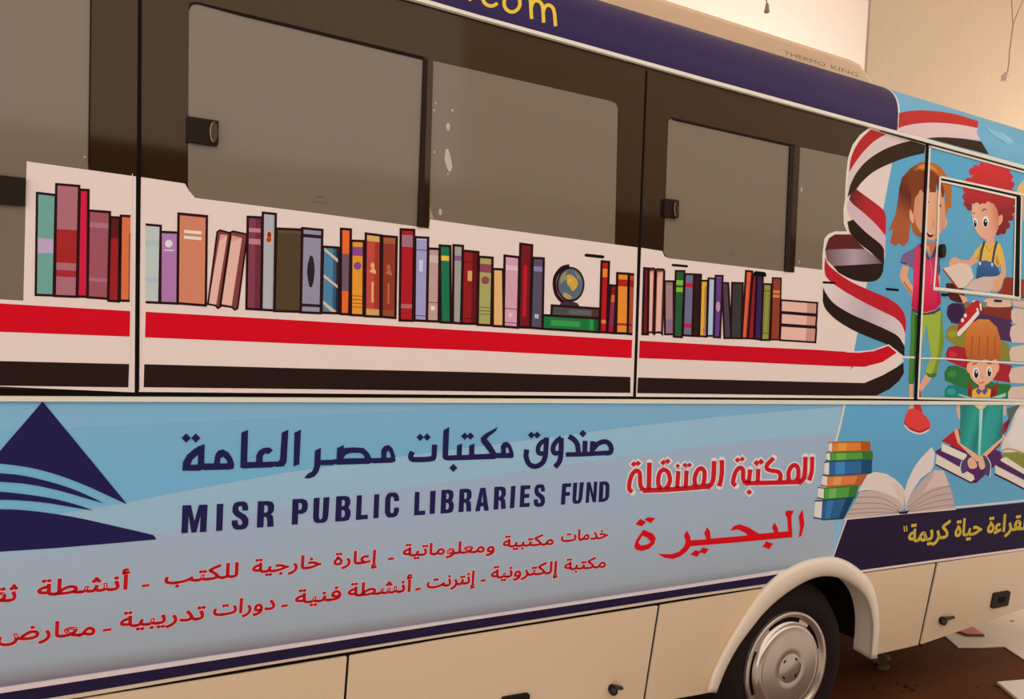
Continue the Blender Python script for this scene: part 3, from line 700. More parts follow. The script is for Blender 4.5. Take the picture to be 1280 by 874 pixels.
pagebook([(158, 230), (165, 224), (196, 226), (201, 236), (191, 550), (184, 540), (158, 539), (150, 549)], [(166, 240), (192, 238), (182, 532), (158, 534)], B5)
book(sh3, B5, [(202, 284), (246, 285), (247, 548), (203, 548)], '#9b7b78', [('b', .72, 1, '#87677a'), ('b', 0, .07, '#857070')], 2.5)
book(sh3, B5, [(257, 233), (300, 234), (288, 563), (247, 560)], '#2d5532', [('b', .14, .215, '#7cae3c'), ('b', .25, .32, '#7cae3c')], 2.5)
book(sh3, B5, [(303, 248), (348, 250), (338, 556), (292, 553)], '#6c6680', [('b', .145, .215, '#b0223a'), ('b', .81, .87, '#b0223a')], 2.5)
book(sh3, B5, [(349, 250), (383, 252), (373, 558), (340, 556)], '#2e1c18', [], 2.5)
book(sh3, B5, [(382, 282), (416, 282), (410, 560), (374, 557)], '#d8a233', [('b', .1, 1, '#ab7a4a', .55, 1), ('b', .85, .95, '#a07078', .5, 1)], 2.5)
book(sh3, B5, [(420, 270), (452, 272), (445, 556), (412, 556)], '#a8b7cf', [('b', .0, 1, '#9aa8c4', .75, 1)], 2.5)
book(sh3, B5, [(455, 257), (490, 258), (477, 564), (446, 562)], '#603d79', [('c', .5, .5, .3, '#ba8ca2', 2.4), ('b', 0, .04, '#6f4c8a')], 2.5)
book(sh3, B5, [(487, 292), (518, 294), (532, 567), (498, 567)], '#4b3b4b', [], 2.5)
book(sh3, B5, [(537, 292), (590, 294), (582, 568), (530, 567)], '#3b3735', [], 2.5)
book(sh3, B5, [(606, 233), (637, 236), (612, 568), (585, 567)], '#d2593b', [('b', .15, 1, '#b8452e', .65, 1)], 2.5)
book(sh3, B5, [(640, 255), (658, 256), (645, 570), (615, 568)], '#8b1d26', [], 2.5)
book(sh3, B5, [(661, 258), (690, 258), (680, 575), (647, 570)], '#362451', [], 2.5)
book(sh3, B5, [(692, 298), (733, 300), (722, 577), (682, 576)], '#8a8a3d', [('l', .12, '#4a4a20'), ('l', .88, '#4a4a20'), ('b', .12, .88, '#55541f', .22, .27), ('b', .12, .88, '#55541f', .72, .77)], 2.5)
book(sh3, B5, [(738, 268), (780, 270), (772, 575), (728, 575)], '#8b3d29', [('b', .2, .245, '#e07a3e'), ('b', .27, .315, '#e07a3e')], 2)
for q in ([(780, 378), (960, 392), (957, 450), (778, 436)], [(780, 442), (957, 456), (953, 510), (778, 498)], [(778, 505), (955, 516), (950, 588), (774, 577)]):
    book(sh3, B5, q, '#dcaa9a', [('b', 0, 1, '#c08a7a', .72, 1)], 2.4)
a = Art(surf='U', level=9)
for crop, p, q, wd in ((B4, (556, 215), (632, 223), 14), (B5, (242, 204), (312, 210), 12), (B5, (646, 249), (702, 256), 12), (B5, (655, 246), (694, 250), 24), (C2, (38, 290), (92, 293), 11), (C2, (352, 323), (406, 328), 12)):
    a.crop = crop; a.stroke(DARK, [p, q], wd, caps=True)
a.build('drain_slot', bus)

# flag ribbon winding down beside the children
a = Art(surf='U', level=6)
SKY_SIDE = axis_gradient('print_sky_wash', on_upper(1150, 190), on_upper(1150, 495), [(0, '#5aa0bd'), (.5, '#5a98b4'), (1, '#5c93ad')])
a.poly(SKY_SIDE, [(1121, 172), (1158, 182), (1144.4, 497.3), (1057, 493.6), (1068, 437), (1084, 353), (1104, 262), (1116, 200)])
skyL = a.build('printed_sky', sh3)
a = Art(C1, 'U', 8)
a.poly('#3a291d', [(548, 303)] + smooth_line([(540, 303), (480, 320), (400, 350), (330, 390), (270, 440), (225, 500), (195, 560), (181, 628)]) + smooth_line([(232, 584), (265, 540), (320, 490), (380, 455), (440, 430), (520, 400), (623, 375)]) + [(630, 330)])
a.poly('#d2b7b1', smooth_line([(400, 266), (330, 310), (270, 370), (225, 430), (192, 484), (182, 570), (181, 625)]) + smooth_line([(196, 560), (225, 500), (270, 440), (330, 390), (400, 350), (480, 320), (548, 303)]))
a.poly('#b02c28', smooth_line([(315, 240), (265, 286), (225, 345), (200, 410), (190, 486)]) + smooth_line([(225, 430), (270, 370), (330, 310), (402, 266)]))
RIB = axis_gradient('print_red_fold', on_upper(*P(C1, 190, 620)), on_upper(*P(C1, 400, 780)), [(0, '#5f231c'), (.45, '#a52a2a'), (1, '#c01c30')])
a.poly(RIB, smooth_line([(232, 582), (290, 625), (345, 665), (385, 700), (402, 740), (402, 820)]) + smooth_line([(400, 852), (340, 780), (270, 715), (215, 670), (190, 640)]) + [(200, 612)])
a.poly('#cbaaac', smooth_line([(190, 640), (215, 670), (270, 715), (340, 780), (400, 850)]) + [(398, 990), (376, 930), (330, 860)] + smooth_line([(320, 850), (260, 800), (205, 750), (180, 700)]) + [(181, 660)])
a.crop = C2
a.poly('#5a2520', [(45, 130), (55, 95), (65, 70), (95, 52), (172, 52), (205, 88), (245, 127)])
SIL = axis_gradient('print_silver_fold', on_upper(*P(C2, 45, 165)), on_upper(*P(C2, 325, 165)), [(0, '#6b4a4a'), (.5, '#a99296'), (1, '#6a4f52')])
a.poly(SIL, [(45, 128), (150, 124), (245, 126), (328, 190), (320, 202), (200, 203), (85, 210), (55, 180)])
a.poly('#2c1c15', [(85, 209), (200, 203), (337, 195)] + smooth_line([(333, 235), (318, 265), (288, 284), (230, 287), (170, 272), (110, 240)]))
a.poly('#2c1c15', [(155, -10)] + smooth_line([(158, 0), (170, 45), (210, 92), (265, 135), (328, 195)]) + [(337, 200), (338, 150)] + smooth_line([(338, 130), (320, 100), (252, 45), (203, -3)]) + [(185, -22)])
a.poly('#cbaaac', smooth_line([(200, -6), (252, 45), (320, 100), (338, 130)]) + [(345, 62), (318, 28), (293, 0), (240, -40)])
a.poly('#b51f2a', smooth_line([(46, 160), (60, 200), (110, 245), (180, 290), (280, 335), (360, 370), (410, 405), (440, 450), (447, 500), (443, 545)]) + smooth_line([(425, 500), (390, 465), (330, 435), (240, 390), (150, 340), (90, 300), (50, 260), (42, 215)]))
WF_ = axis_gradient('print_white_fold', on_upper(*P(C2, 40, 330)), on_upper(*P(C2, 440, 540)), [(0, '#d9c3bb'), (.5, '#b79fa0'), (.8, '#cbb3b0'), (1, '#d0bab6')])
a.poly(WF_, [(38, 305), (62, 290)] + smooth_line([(90, 300), (150, 340), (240, 390), (330, 435), (390, 465), (425, 500), (443, 545)]) + [(440, 605)] + smooth_line([(410, 560), (350, 525), (260, 485), (170, 445), (90, 395), (50, 345), (37, 315)]))
a.poly('#2a1a15', smooth_line([(35, 315), (50, 345), (90, 395), (170, 445), (260, 485), (350, 525), (410, 560), (440, 612)]) + [(439, 665), (400, 625), (360, 602)] + smooth_line([(330, 588), (270, 565), (180, 525), (100, 475), (50, 425), (34, 385)]))
a.build('flag_ribbon', sh3)
a = Art(C2, 'U', 9.5)
L_ = lambda x, y: ((x - 1020) / .2518, (y - 280) / .2518)
a.poly(WHITE, [L_(1068, 457), (100, 704), (240, 708), (330, 683), (402, 636), (425, 655), (436, 680), (400, 712), (330, 752), (240, 790), (100, 788), L_(1050, 477)])
a.poly('#c11020', [L_(799.6, 426), L_(930, 433.2), (0, 625), (100, 632), (200, 637), (285, 630), (360, 604), (400, 640), (330, 686), (240, 710), (100, 706), L_(930, 452.5), L_(798.9, 447.7)])
a.poly('#291a16', [L_(797.6, 472), L_(930, 475.5), (0, 785), (100, 787), (240, 790), (330, 752), (400, 712), (434, 690), (437, 740), (412, 780), (365, 820), (300, 853), (150, 853), L_(930, 493.2), L_(796.6, 491.5)])
a.stroke(WHITE, [(150, 634), (215, 636), (285, 628), (360, 601), (400, 634), (438, 662)], 7)
a.stroke(WHITE, [(425, 661), (490, 663)], 10)
a.build('flag_stripe', sh3)
a = Art(surf='U', level=6.5)
edge_l = [(1028.6, 345), (1029.2, 318), (1031.5, 299), (1036, 293.6), (1044, 290.4), (1060, 290.4), (1055.9, 279.6), (1055.4, 262), (1057.4, 249), (1058, 231.7), (1059.1, 214.3), (1061.3, 197), (1066.7, 181.7), (1075.4, 169.8), (1087.4, 160.2), (1158.4, 180)]
a.stroke(TRIM, edge_l, 2.2); a.stroke(TRIM, [(1157.6, 180), (1144.2, 498)], 1.8); a.stroke(TRIM, [(797, 494.5), (960, 496), (1144, 498)], 1.8)
a.build('white_edge', sh3)
# ------------------------------------------------------------------ rear panel with the printed children
doorpts = [(1161, 181.5), (1280, 214), zl(5.5, Z_TOP - .03), zl(5.5, Z_MID + .012), (1280, 501.5), (1147, 498.8)]
a = Art(surf='U', level=5); a.poly(SKY_SIDE, doorpts); hatch = a.build('rear_side_panel', bus)
SKIN = '#d79a78'; SKIN_D = '#b9714f'
# pile of big printed books behind the children
a = Art(C4, 'U', 6)
a.poly('#4a2018', [(285, 450), (300, 430), (380, 440), (430, 470), (430, 590), (330, 575), (300, 520)], True)
a.poly('#8a3322', [(755, 470), (770, 390), (810, 380), (941, 400), (941, 560), (700, 540)])
a.poly('#7b2f22', [(590, 620), (845, 620), (850, 760), (600, 740), (430, 700)])
a.poly('#d3ac94', [(625, 560), (815, 570), (830, 600), (815, 630), (630, 625)], True)
a.poly('#d0a890', [(840, 570), (941, 580), (941, 640), (850, 620)])
a.poly('#cfb09c', [(835, 660), (860, 640), (941, 650), (941, 780), (850, 770), (832, 720)])
a.poly('#4b2b4d', [(300, 620), (340, 597), (430, 600), (600, 690), (830, 740), (830, 900), (560, 900), (420, 780), (330, 765), (292, 690)])
a.poly('#35203f', ell(362, 680, 70, 82))
a.poly('#c8ab9c', [(850, 800), (941, 790), (941, 890), (830, 890), (830, 840)])
a.poly('#8a7a2c', [(290, 860), (300, 810), (350, 780), (420, 800), (470, 900), (290, 900)], True)
a.poly('#d0742a', [(455, 900), (490, 800), (555, 748), (640, 742), (700, 785), (740, 900)])
a.crop = C5
a.poly('#4b2b4d', [(490, -10), (615, 20), (620, 110), (560, 100), (500, 60)])
a.poly('#cfb09c', [(610, 35), (640, 20), (680, 25), (680, 115), (615, 112), (604, 70)])
a.poly('#857d2e', [(290, 50), (320, 22), (420, 40), (600, 120), (615, 205), (540, 200), (330, 125), (290, 95)])
a.poly('#cdb49c', [(612, 135), (680, 122), (680, 208), (608, 205), (602, 165)])
a.poly('#a3222a', [(287, 165), (300, 135), (340, 128), (420, 150), (540, 215), (615, 225), (612, 312), (530, 300), (340, 222), (290, 200)])
a.poly('#cfae9c', [(612, 240), (680, 228), (680, 316), (608, 312), (600, 275)])
a.poly('#2f6b36', [(280, 260), (300, 228), (340, 226), (420, 260), (530, 315), (610, 320), (605, 390), (520, 390), (330, 322), (282, 300)])
a.poly('#cfae9c', [(610, 335), (680, 328), (680, 392), (596, 392), (596, 360)])
a.poly('#23776f', [(280, 350), (300, 322), (340, 324), (400, 345), (410, 384), (282, 384)])
for x, y, c in ((318, 70, '#9a9038'), (322, 170, '#c03038'), (318, 268, '#3f8044'), (314, 356, '#359088')): a.poly(c, ell(x, y, 22, 16))
a.build('printed_book_pile', hatch)

# girl with the ponytail
g = Art(C2, 'U', 9)
g.poly('#2f5a2a', [(472, 445), (500, 450), (525, 458), (515, 560), (500, 680), (486, 790), (470, 795), (460, 780), (462, 690), (474, 600)])
g.crop = C5
g.poly('#97a83a', [(150, -45), (268, -45), (272, 30), (277, 120), (255, 205), (236, 280), (205, 285), (187, 268), (190, 240), (215, 180), (198, 80), (190, 20), (172, 100), (152, 180)])
g.poly('#6f8a2c', [(262, -40), (268, -40), (272, 30), (277, 120), (256, 205), (236, 280), (215, 284), (240, 200), (255, 110)], True)
g.poly('#4a7a2c', [(115, -45), (135, -45), (132, 100), (128, 200), (124, 315), (106, 316), (104, 240), (112, 100)])
g.poly('#c0cc58', [(150, -40), (170, -40), (162, 80), (152, 150)])
g.poly('#3f6a28', [(188, 262), (205, 285), (236, 280), (240, 262), (210, 268)], True)
g.poly('#3f6a28', [(104, 305), (106, 318), (124, 318), (127, 305)])
girl = empty('printed_girl', bus); g.build('printed_trousers', girl)
gl = Art(C5, 'U', 8.3)
gl.poly(SKIN, [(106, 315), (124, 315), (124, 385), (106, 385)]); gl.poly(SKIN, [(195, 255), (222, 282), (160, 362), (158, 386), (146, 386), (148, 340)])
gl.poly('#b02a28', [(145, 345), (160, 345), (165, 386), (146, 386)]); gl.build('printed_leg', girl)
gl = Art(C2, 'U', 8.3)
gl.poly(SKIN, [(430, 205), (462, 212), (452, 262), (500, 345), (498, 366), (482, 368), (424, 288), (415, 255)]); gl.poly(SKIN_D, [(430, 290), (440, 285), (490, 355), (484, 368)]); gl.build('printed_arm', girl)
gl = Art(C4, 'U', 8.3)
gl.poly(SKIN, [(212, 360), (236, 370), (236, 460), (212, 455)]); gl.poly(SKIN, [(0, 478), (20, 500), (38, 535), (34, 555), (0, 548)], True); gl.build('printed_arm', girl)
gl = Art(C4, 'U', 8.3)
gl.poly(SKIN_D, [(110, 85), (205, 85), (200, 130), (160, 215), (115, 130)]); gl.poly(SKIN, [(115, 110), (140, 120), (160, 205), (130, 150)])
body = gl.build('printed_neck', girl)
g = Art(C4, 'U', 9.4)
PINK = axis_gradient('print_pink_vest', on_upper(*P(C4, 120, 120)), on_upper(*P(C4, 120, 670)), [(0, '#c23a56'), (.5, '#d62f58'), (1, '#bd1638')])
g.poly('#7a5a80', [(0, 150), (60, 98), (75, 120), (30, 330), (0, 300), (-60, 262), (-100, 255), (-80, 190), (-30, 160)])
g.poly('#4c3558', [(-100, 250), (-92, 262), (-50, 275), (-45, 262)])
g.poly('#5d446a', [(195, 110), (215, 130), (228, 200), (238, 330), (225, 372), (205, 300)])
g.poly('#5b3156', [(0, 640), (60, 668), (120, 682), (200, 660), (240, 625), (236, 660), (180, 692), (110, 698), (40, 684), (-5, 660)])
g.poly(PINK, [(28, 140), (60, 108), (100, 130), (150, 232), (200, 190), (214, 215), (214, 330), (232, 470), (245, 600), (200, 650), (120, 675), (40, 660), (-6, 630), (8, 480), (14, 330)])
g.poly('#b51c44', [(205, 240), (214, 330), (232, 470), (245, 600), (200, 650), (215, 480)])
g.stroke('#e06c88', [(150, 240), (168, 330), (160, 440)], 5, True)
g.poly('#54356a', [(60, 105), (85, 95), (152, 222), (140, 240), (95, 190)]); g.poly('#54356a', [(200, 110), (212, 130), (190, 205), (155, 235), (160, 215)])
g.build('printed_vest', girl)
g = Art(C3, 'U', 10)
HAIR = axis_gradient('print_girl_hair', on_upper(*P(C3, 100, 170)), on_upper(*P(C3, -60, 700)), [(0, '#a5592c'), (.25, '#7d3d22'), (.65, '#5f2a1c'), (1, '#a2552f')])
g.poly(HAIR, [(150, 165), (75, 168), (-10, 218), (-90, 305), (-115, 400), (-125, 500), (-150, 640), (-215, 795), (-170, 770), (-200, 900), (-150, 930), (-120, 905), (-75, 935), (-30, 880), (-20, 760), (0, 700), (60, 780), (150, 400)])
g.poly('#a5582c', [(-5, 690), (20, 700), (50, 770), (90, 830), (85, 852), (40, 835), (5, 785)], True)
FACE = axis_gradient('print_girl_face', on_upper(*P(C3, 40, 600)), on_upper(*P(C3, 300, 700)), [(0, '#c98868'), (.4, '#dba27e'), (1, '#cc8a68')])
g.poly(SKIN, [(0, 600), (-22, 610), (-20, 680), (0, 720), (20, 700)], True); g.poly(SKIN, [(296, 680), (318, 690), (316, 740), (290, 770)], True)
g.poly(FACE, [(40, 430), (20, 540), (12, 640), (38, 740), (85, 810), (130, 865), (190, 880), (235, 850), (272, 800), (300, 730), (307, 660), (300, 540), (270, 430), (150, 400)])
g.poly('#8a4426', [(50, 420), (20, 520), (5, 640), (-8, 600), (-5, 420), (30, 330)])
g.poly('#7c3c22', [(-30, 330), (40, 230), (120, 190), (200, 215), (270, 300), (300, 360), (290, 480), (270, 490), (262, 400), (245, 450), (225, 360), (217, 440), (162, 440), (150, 350), (132, 440), (92, 440), (85, 360), (60, 450), (20, 500), (-20, 440)])
g.poly('#b3652f', [(130, 168), (200, 172), (260, 208), (310, 275), (345, 340), (362, 430), (358, 582), (325, 590), (308, 660), (302, 560), (305, 480), (290, 400), (240, 290), (180, 240), (130, 250), (60, 230), (20, 250), (60, 190)])
g.poly('#cf8442', [(60, 215), (120, 180), (185, 200), (240, 260), (175, 228), (110, 225)], True)
g.stroke('#2c1512', [(140, 510), (150, 540)], 14); g.stroke('#2c1512', [(257, 550), (260, 575)], 12)
g.poly('#5a1712', [(122, 792), (165, 818), (200, 826), (180, 850), (150, 850)]); g.poly('#e8dcd2', [(128, 796), (165, 816), (195, 824), (165, 828)])
g.stroke('#b8744f', [(190, 690), (200, 740), (180, 755)], 6, True)
g.build('printed_head', girl)
g = Art(C5, 'L', 9)
g.poly(SKIN, [(105, 415), (122, 415), (124, 450), (104, 452)])
g.poly('#b32b2a', [(128, 418), (160, 418), (184, 500), (150, 480), (130, 440)])
g.poly('#d23a34', [(95, 455), (118, 440), (150, 448), (185, 475), (211, 515), (202, 545), (160, 562), (110, 548), (82, 518), (84, 490)], True)
g.poly('#a8262a', [(82, 500), (100, 530), (160, 552), (206, 530), (202, 546), (160, 562), (110, 548), (82, 520)])
g.stroke('#e6d2c6', [(82, 522), (110, 550), (160, 565), (205, 545)], 7, True)
g.build('printed_shoe', girl)

# boy with red curls reading on the pile
boy = empty('printed_boy', bus)
b_ = Art(C4, 'U', 8.3)
b_.poly(SKIN, [(625, 50), (690, 50), (695, 105), (655, 130), (620, 100)]); b_.build('printed_neck', boy); b_ = Art(C4, 'U', 8.3)
b_.poly(SKIN, [(520, 185), (556, 245), (490, 292), (400, 258), (345, 280), (340, 300), (305, 272), (330, 222), (362, 208), (405, 235), (480, 238)]); b_.build('printed_arm', boy); b_ = Art(C4, 'U', 8.3)
b_.poly(SKIN, [(742, 262), (782, 255), (792, 340), (762, 430), (735, 492), (680, 502), (660, 488), (692, 430), (720, 370), (752, 340)]); b_.build('printed_arm', boy); b_ = Art(C4, 'U', 8.3)
b_.poly(SKIN, [(395, 525), (455, 545), (470, 590), (440, 615)])
b_.build('printed_leg', boy)
b_ = Art(C4, 'U', 9)
b_.poly('#d8ab48', [(590, 95), (625, 85), (655, 120), (690, 85), (740, 100), (766, 170), (782, 252), (745, 268), (725, 300), (560, 250), (516, 195), (530, 160)])
b_.poly('#b8862e', [(560, 180), (575, 120), (560, 250), (540, 230)]); b_.poly('#b8862e', [(715, 180), (735, 270), (722, 290), (700, 250)])
b_.stroke('#c08f34', [(615, 110), (650, 165), (690, 115)], 7)
b_.build('printed_shirt', boy)
b_ = Art(C4, 'U', 9.6)
OVER = axis_gradient('print_blue_overalls', on_upper(*P(C4, 640, 240)), on_upper(*P(C4, 640, 390)), [(0, '#3d5f8c'), (1, '#2a4a72')])
b_.poly(OVER, [(565, 245), (620, 238), (690, 262), (722, 300), (741, 352), (700, 380), (600, 372), (538, 398), (545, 310)])
b_.stroke('#3a4160', [(610, 78), (585, 160), (572, 252)], 19); b_.stroke('#3a4160', [(712, 80), (690, 170), (676, 262)], 19)
b_.poly('#ddd0c8', ell(571, 264, 8, 16)); b_.poly('#ddd0c8', ell(673, 274, 8, 16))
b_.build('printed_overalls', boy)
b_ = Art(C4, 'U', 10.2)
b_.poly('#a82a24', [(256, 312), (280, 310), (402, 470), (380, 480)])
b_.poly('#d6bba9', [(262, 305), (340, 282), (400, 260), (450, 265), (496, 300), (520, 380), (450, 470), (392, 472)])
b_.poly('#c9ac9c', [(430, 470), (520, 400), (600, 378), (690, 374), (732, 368), (700, 440), (650, 508), (540, 498)])
b_.stroke('#a88674', [(445, 472), (490, 420), (520, 385)], 6, True)
b_.poly(SKIN, [(700, 395), (745, 375), (740, 470), (700, 500), (665, 492), (700, 450), (686, 430)], True)
b_.build('printed_open_book', boy)
b_ = Art(C4, 'U', 10)
b_.poly('#6f6f4e', [(436, 605), (470, 585), (488, 620), (455, 650)], True); b_.poly('#77775a', [(590, 590), (630, 590), (625, 640), (585, 630)])
b_.poly('#b3242a', [(452, 650), (520, 570), (560, 578), (592, 606), (560, 660), (480, 745), (382, 842), (384, 795), (440, 690)])
b_.poly('#decabc', [(380, 842), (470, 755), (555, 655), (566, 690), (480, 790), (400, 876), (378, 870)])
for x, y in ((448, 702), (424, 742)): b_.poly('#e6d6ca', ell(x, y, 13, 17))
b_.stroke('#e6d6ca', [(545, 640), (560, 680)], 14); b_.stroke('#e6d6ca', [(575, 600), (580, 660)], 14); b_.stroke('#e6d6ca', [(505, 590), (530, 575)], 12)
b_.build('printed_shoe', boy)
b_ = Art(C3, 'U', 10.6)
CURL = axis_gradient('print_red_curls', on_upper(*P(C3, 740, 200)), on_upper(*P(C3, 760, 800)), [(0, '#cf2f31'), (.4, '#b62a2c'), (.65, '#8f2624'), (1, '#7a221f')])
b_.poly(CURL, [(545, 540), (535, 585), (500, 562), (484, 500), (492, 440), (485, 410), (520, 385), (512, 325), (560, 290), (568, 242), (620, 222), (648, 192), (700, 197), (738, 178), (790, 190), (832, 205), (858, 240), (882, 290), (905, 340), (912, 420), (905, 500), (920, 560), (912, 640), (880, 690), (872, 750), (840, 782), (818, 815), (770, 832), (755, 780), (640, 600)], True, n=4)
for q in ((548, 250), (585, 222), (640, 200), (700, 190), (760, 185), (820, 200), (865, 245), (890, 300), (905, 370), (912, 450), (915, 530), (912, 600), (895, 670), (865, 740), (830, 790), (515, 340), (495, 410), (490, 480), (500, 540), (525, 575)): b_.poly(CURL, ell(*q, 30, 34, 14), step=False)
b_.poly(SKIN, [(785, 690), (800, 650), (825, 650), (822, 705), (790, 745)], True)
BF = axis_gradient('print_boy_face', on_upper(*P(C3, 560, 740)), on_upper(*P(C3, 800, 640)), [(0, '#e0a98c'), (.6, '#d8977c'), (1, '#c86a50')])
b_.poly(BF, [(548, 555), (545, 640), (562, 740), (588, 800), (640, 862), (700, 880), (750, 852), (785, 770), (792, 680), (778, 600), (745, 545), (690, 522), (665, 545), (640, 540), (620, 552), (590, 530)])
for x, y, rx, ry in ((577, 716, 20, 46), (670, 708, 30, 52)):
    b_.poly('#e9dbd2', ell(x, y, rx, ry)); b_.poly('#2b1a1c', ell(x - 1, y + 10, rx * .62, ry * .7)); b_.poly('#efe6de', ell(x + 3, y - 4, rx * .22, ry * .2))
b_.stroke('#5a241c', [(636, 615), (658, 592), (678, 606)], 9, True); b_.stroke('#5a241c', [(556, 630), (575, 628)], 8)
b_.stroke('#a8543f', [(628, 855), (645, 868), (655, 860)], 7)
b_.build('printed_head', boy)
k = Art(C3, 'U', 8)
k.poly('#dcae68', [(1080, 300), (1020, 320), (965, 390), (952, 450), (960, 480), (1100, 500)]); k.poly('#d09a4c', [(905, 490), (930, 500), (928, 690), (915, 660)])
k.poly(SKIN, [(1000, 480), (1100, 500), (1100, 800), (1010, 700)])
k.build('printed_blond_child', hatch)

# child with the teal book: head on the upper panel, book and legs on the lower one
c = Art(C5, 'U', 11)
c.poly('#8d3020', [(400, 300), (420, 340), (530, 330), (545, 300), (540, 385), (395, 385)])
c.poly('#d8a640', [(416, 350), (440, 338), (490, 340), (532, 350), (530, 386), (414, 386)])
c.poly('#7a241c', [(396, 350), (418, 345), (416, 386), (396, 386)]); c.poly('#7a241c', [(512, 345), (540, 352), (540, 386), (506, 386)])
c.poly('#5f4a7c', [(436, 352), (452, 332), (468, 345), (488, 332), (495, 352), (480, 374), (466, 356), (448, 374)])
c.poly(SKIN, [(452, 320), (480, 320), (482, 340), (466, 352), (450, 340)])
kid = empty('printed_small_child', bus); c.build('printed_shirt', kid)
c = Art(C5, 'U', 12)
c.poly(SKIN, ell(402, 238, 12, 26)); c.poly(SKIN, ell(540, 236, 12, 26))
c.poly('#dca07e', [(405, 190), (402, 250), (418, 296), (460, 326), (502, 312), (538, 268), (546, 200), (480, 170)], True)
OHAIR = axis_gradient('print_orange_hair', on_upper(*P(C5, 470, 0)), on_upper(*P(C5, 470, 210)), [(0, '#c9773a'), (.5, '#bd6629'), (1, '#a8552a')])
c.poly(OHAIR, [(388, 175), (378, 110), (385, 60), (410, 20), (450, -4), (500, -2), (540, 35), (558, 95), (562, 150), (552, 210), (535, 195), (510, 204), (480, 196), (450, 207), (425, 200), (400, 215)])
for x in (420, 455, 495, 530): c.stroke('#8f4a22', [(x, 80), (x - 4 + (x - 470) * .1, 190)], 4)
for x, y, rx, ry in ((437, 264, 17, 30), (502, 258, 15, 28)):
    c.poly('#ecdfd6', ell(x, y, rx, ry)); c.poly('#241718', ell(x + 1, y + 4, rx * .6, ry * .72)); c.poly('#efe6de', ell(x + 3, y - 6, rx * .25, ry * .22))
c.stroke('#6a3018', [(420, 222), (440, 214)], 5); c.stroke('#6a3018', [(490, 214), (515, 218)], 5); c.stroke('#a8543f', [(452, 310), (466, 314), (478, 306)], 4, True); c.stroke('#b8744f', [(466, 280), (472, 292)], 4)
c.build('printed_head', kid)
c = Art(C5, 'U', 12.6)
c.poly('#8fc0ae', [(343, 372), (355, 368), (420, 386), (395, 388)]); c.poly('#8fc0ae', [(510, 386), (560, 370), (586, 362), (584, 380), (560, 388)])
c.build('printed_book_edge', kid)
c = Art(C5, 'L', 7)
c.poly('#d3b29d', [(555, 655), (572, 600), (605, 540), (640, 440), (655, 418), (690, 415), (690, 665)])
c.poly('#e0c6b4', [(590, 600), (620, 540), (650, 450), (690, 425), (690, 640), (620, 640)]); c.stroke('#8a6a58', [(555, 656), (600, 640), (690, 668)], 5, True)
c.poly('#7b7a34', [(560, 690), (575, 660), (640, 655), (690, 672), (690, 770), (610, 715)])
c.poly('#d6b9a4', [(560, 690), (585, 680), (690, 748), (690, 800), (560, 722)])
c.poly('#4a2448', [(528, 715), (560, 700), (690, 775), (690, 800), (540, 726)]); c.poly('#d6b9a4', [(532, 720), (545, 728), (690, 805), (690, 840), (534, 768)]); c.stroke('#3b1c30', [(528, 765), (600, 800), (690, 848)], 9)
c.poly('#4f5a52', [(590, 440), (660, 420), (640, 445), (600, 520)])
c.build('printed_open_book', side)
c = Art(C5, 'L', 7.5)
c.poly('#4e2350', [(230, 655), (265, 635), (420, 600), (560, 655), (568, 690), (440, 808), (425, 810), (380, 745), (250, 670)])
c.poly('#d8b8a2', [(242, 668), (372, 740), (424, 770), (430, 790), (410, 806), (236, 716)]); c.stroke('#3b1c30', [(236, 718), (410, 808), (440, 800)], 8)
c.poly('#a5232a', [(265, 602), (342, 538), (480, 600), (600, 490), (606, 500), (555, 625), (480, 690), (400, 660)])
c.poly('#7c1d20', [(480, 690), (470, 640), (575, 560), (555, 625)]); c.poly('#ddc0aa', [(268, 612), (392, 668), (382, 702), (265, 650)])
c.poly('#6a2026', [(580, 520), (602, 488), (606, 505), (585, 560)])
c.build('printed_book_pile', side)
c = Art(C5, 'L', 8.5)
c.poly(SKIN, [(328, 550), (345, 538), (362, 612), (455, 678), (575, 565), (582, 585), (475, 690), (440, 704), (345, 610)])
c.poly(SKIN, [(340, 430), (360, 420), (360, 495), (346, 480)], True); c.poly(SKIN, [(572, 425), (588, 420), (584, 470), (572, 480)])
c.poly(SKIN, [(395, 700), (415, 682), (440, 712), (438, 735), (405, 736)], True); c.poly(SKIN, [(448, 705), (472, 690), (482, 730), (460, 742)], True)
c.poly('#453a5c', smooth_line([(398, 672), (372, 700), (361, 735), (368, 764)]) + smooth_line([(388, 756), (395, 730), (388, 705), (402, 680)]))
c.poly('#453a5c', smooth_line([(474, 668), (498, 698), (507, 740), (500, 778)]) + smooth_line([(476, 765), (486, 735), (480, 700), (470, 680)]))
c.stroke('#d8c4ba', [(366, 700), (358, 735), (366, 768)], 4, True); c.stroke('#d8c4ba', [(490, 678), (510, 720), (504, 780)], 4, True)
c.build('printed_legs', kid)
c = Art(C5, 'L', 9.5)
TEAL = axis_gradient('print_teal_cover', on_lower(*P(C5, 360, 540)), on_lower(*P(C5, 570, 540)), [(0, '#1f7068'), (.25, '#2f8c80'), (.42, '#1d6a66'), (.55, '#2f8c80'), (.8, '#2a857b'), (1, '#1d635e')], True)
c.poly('#d8ae50', [(418, 416), (500, 416), (462, 452)]); c.poly('#e6d8b8', [(430, 416), (490, 416), (460, 440)])
c.poly(TEAL, [(358, 418), (420, 418), (455, 448), (470, 448), (505, 418), (571, 416), (568, 582), (458, 678), (358, 612)])
c.poly('#8cbcae', [(453, 447), (471, 447), (462, 600), (458, 678), (448, 670)]); c.poly('#b6d2c2', [(462, 447), (470, 447), (462, 560)])
c.build('printed_teal_book', kid)

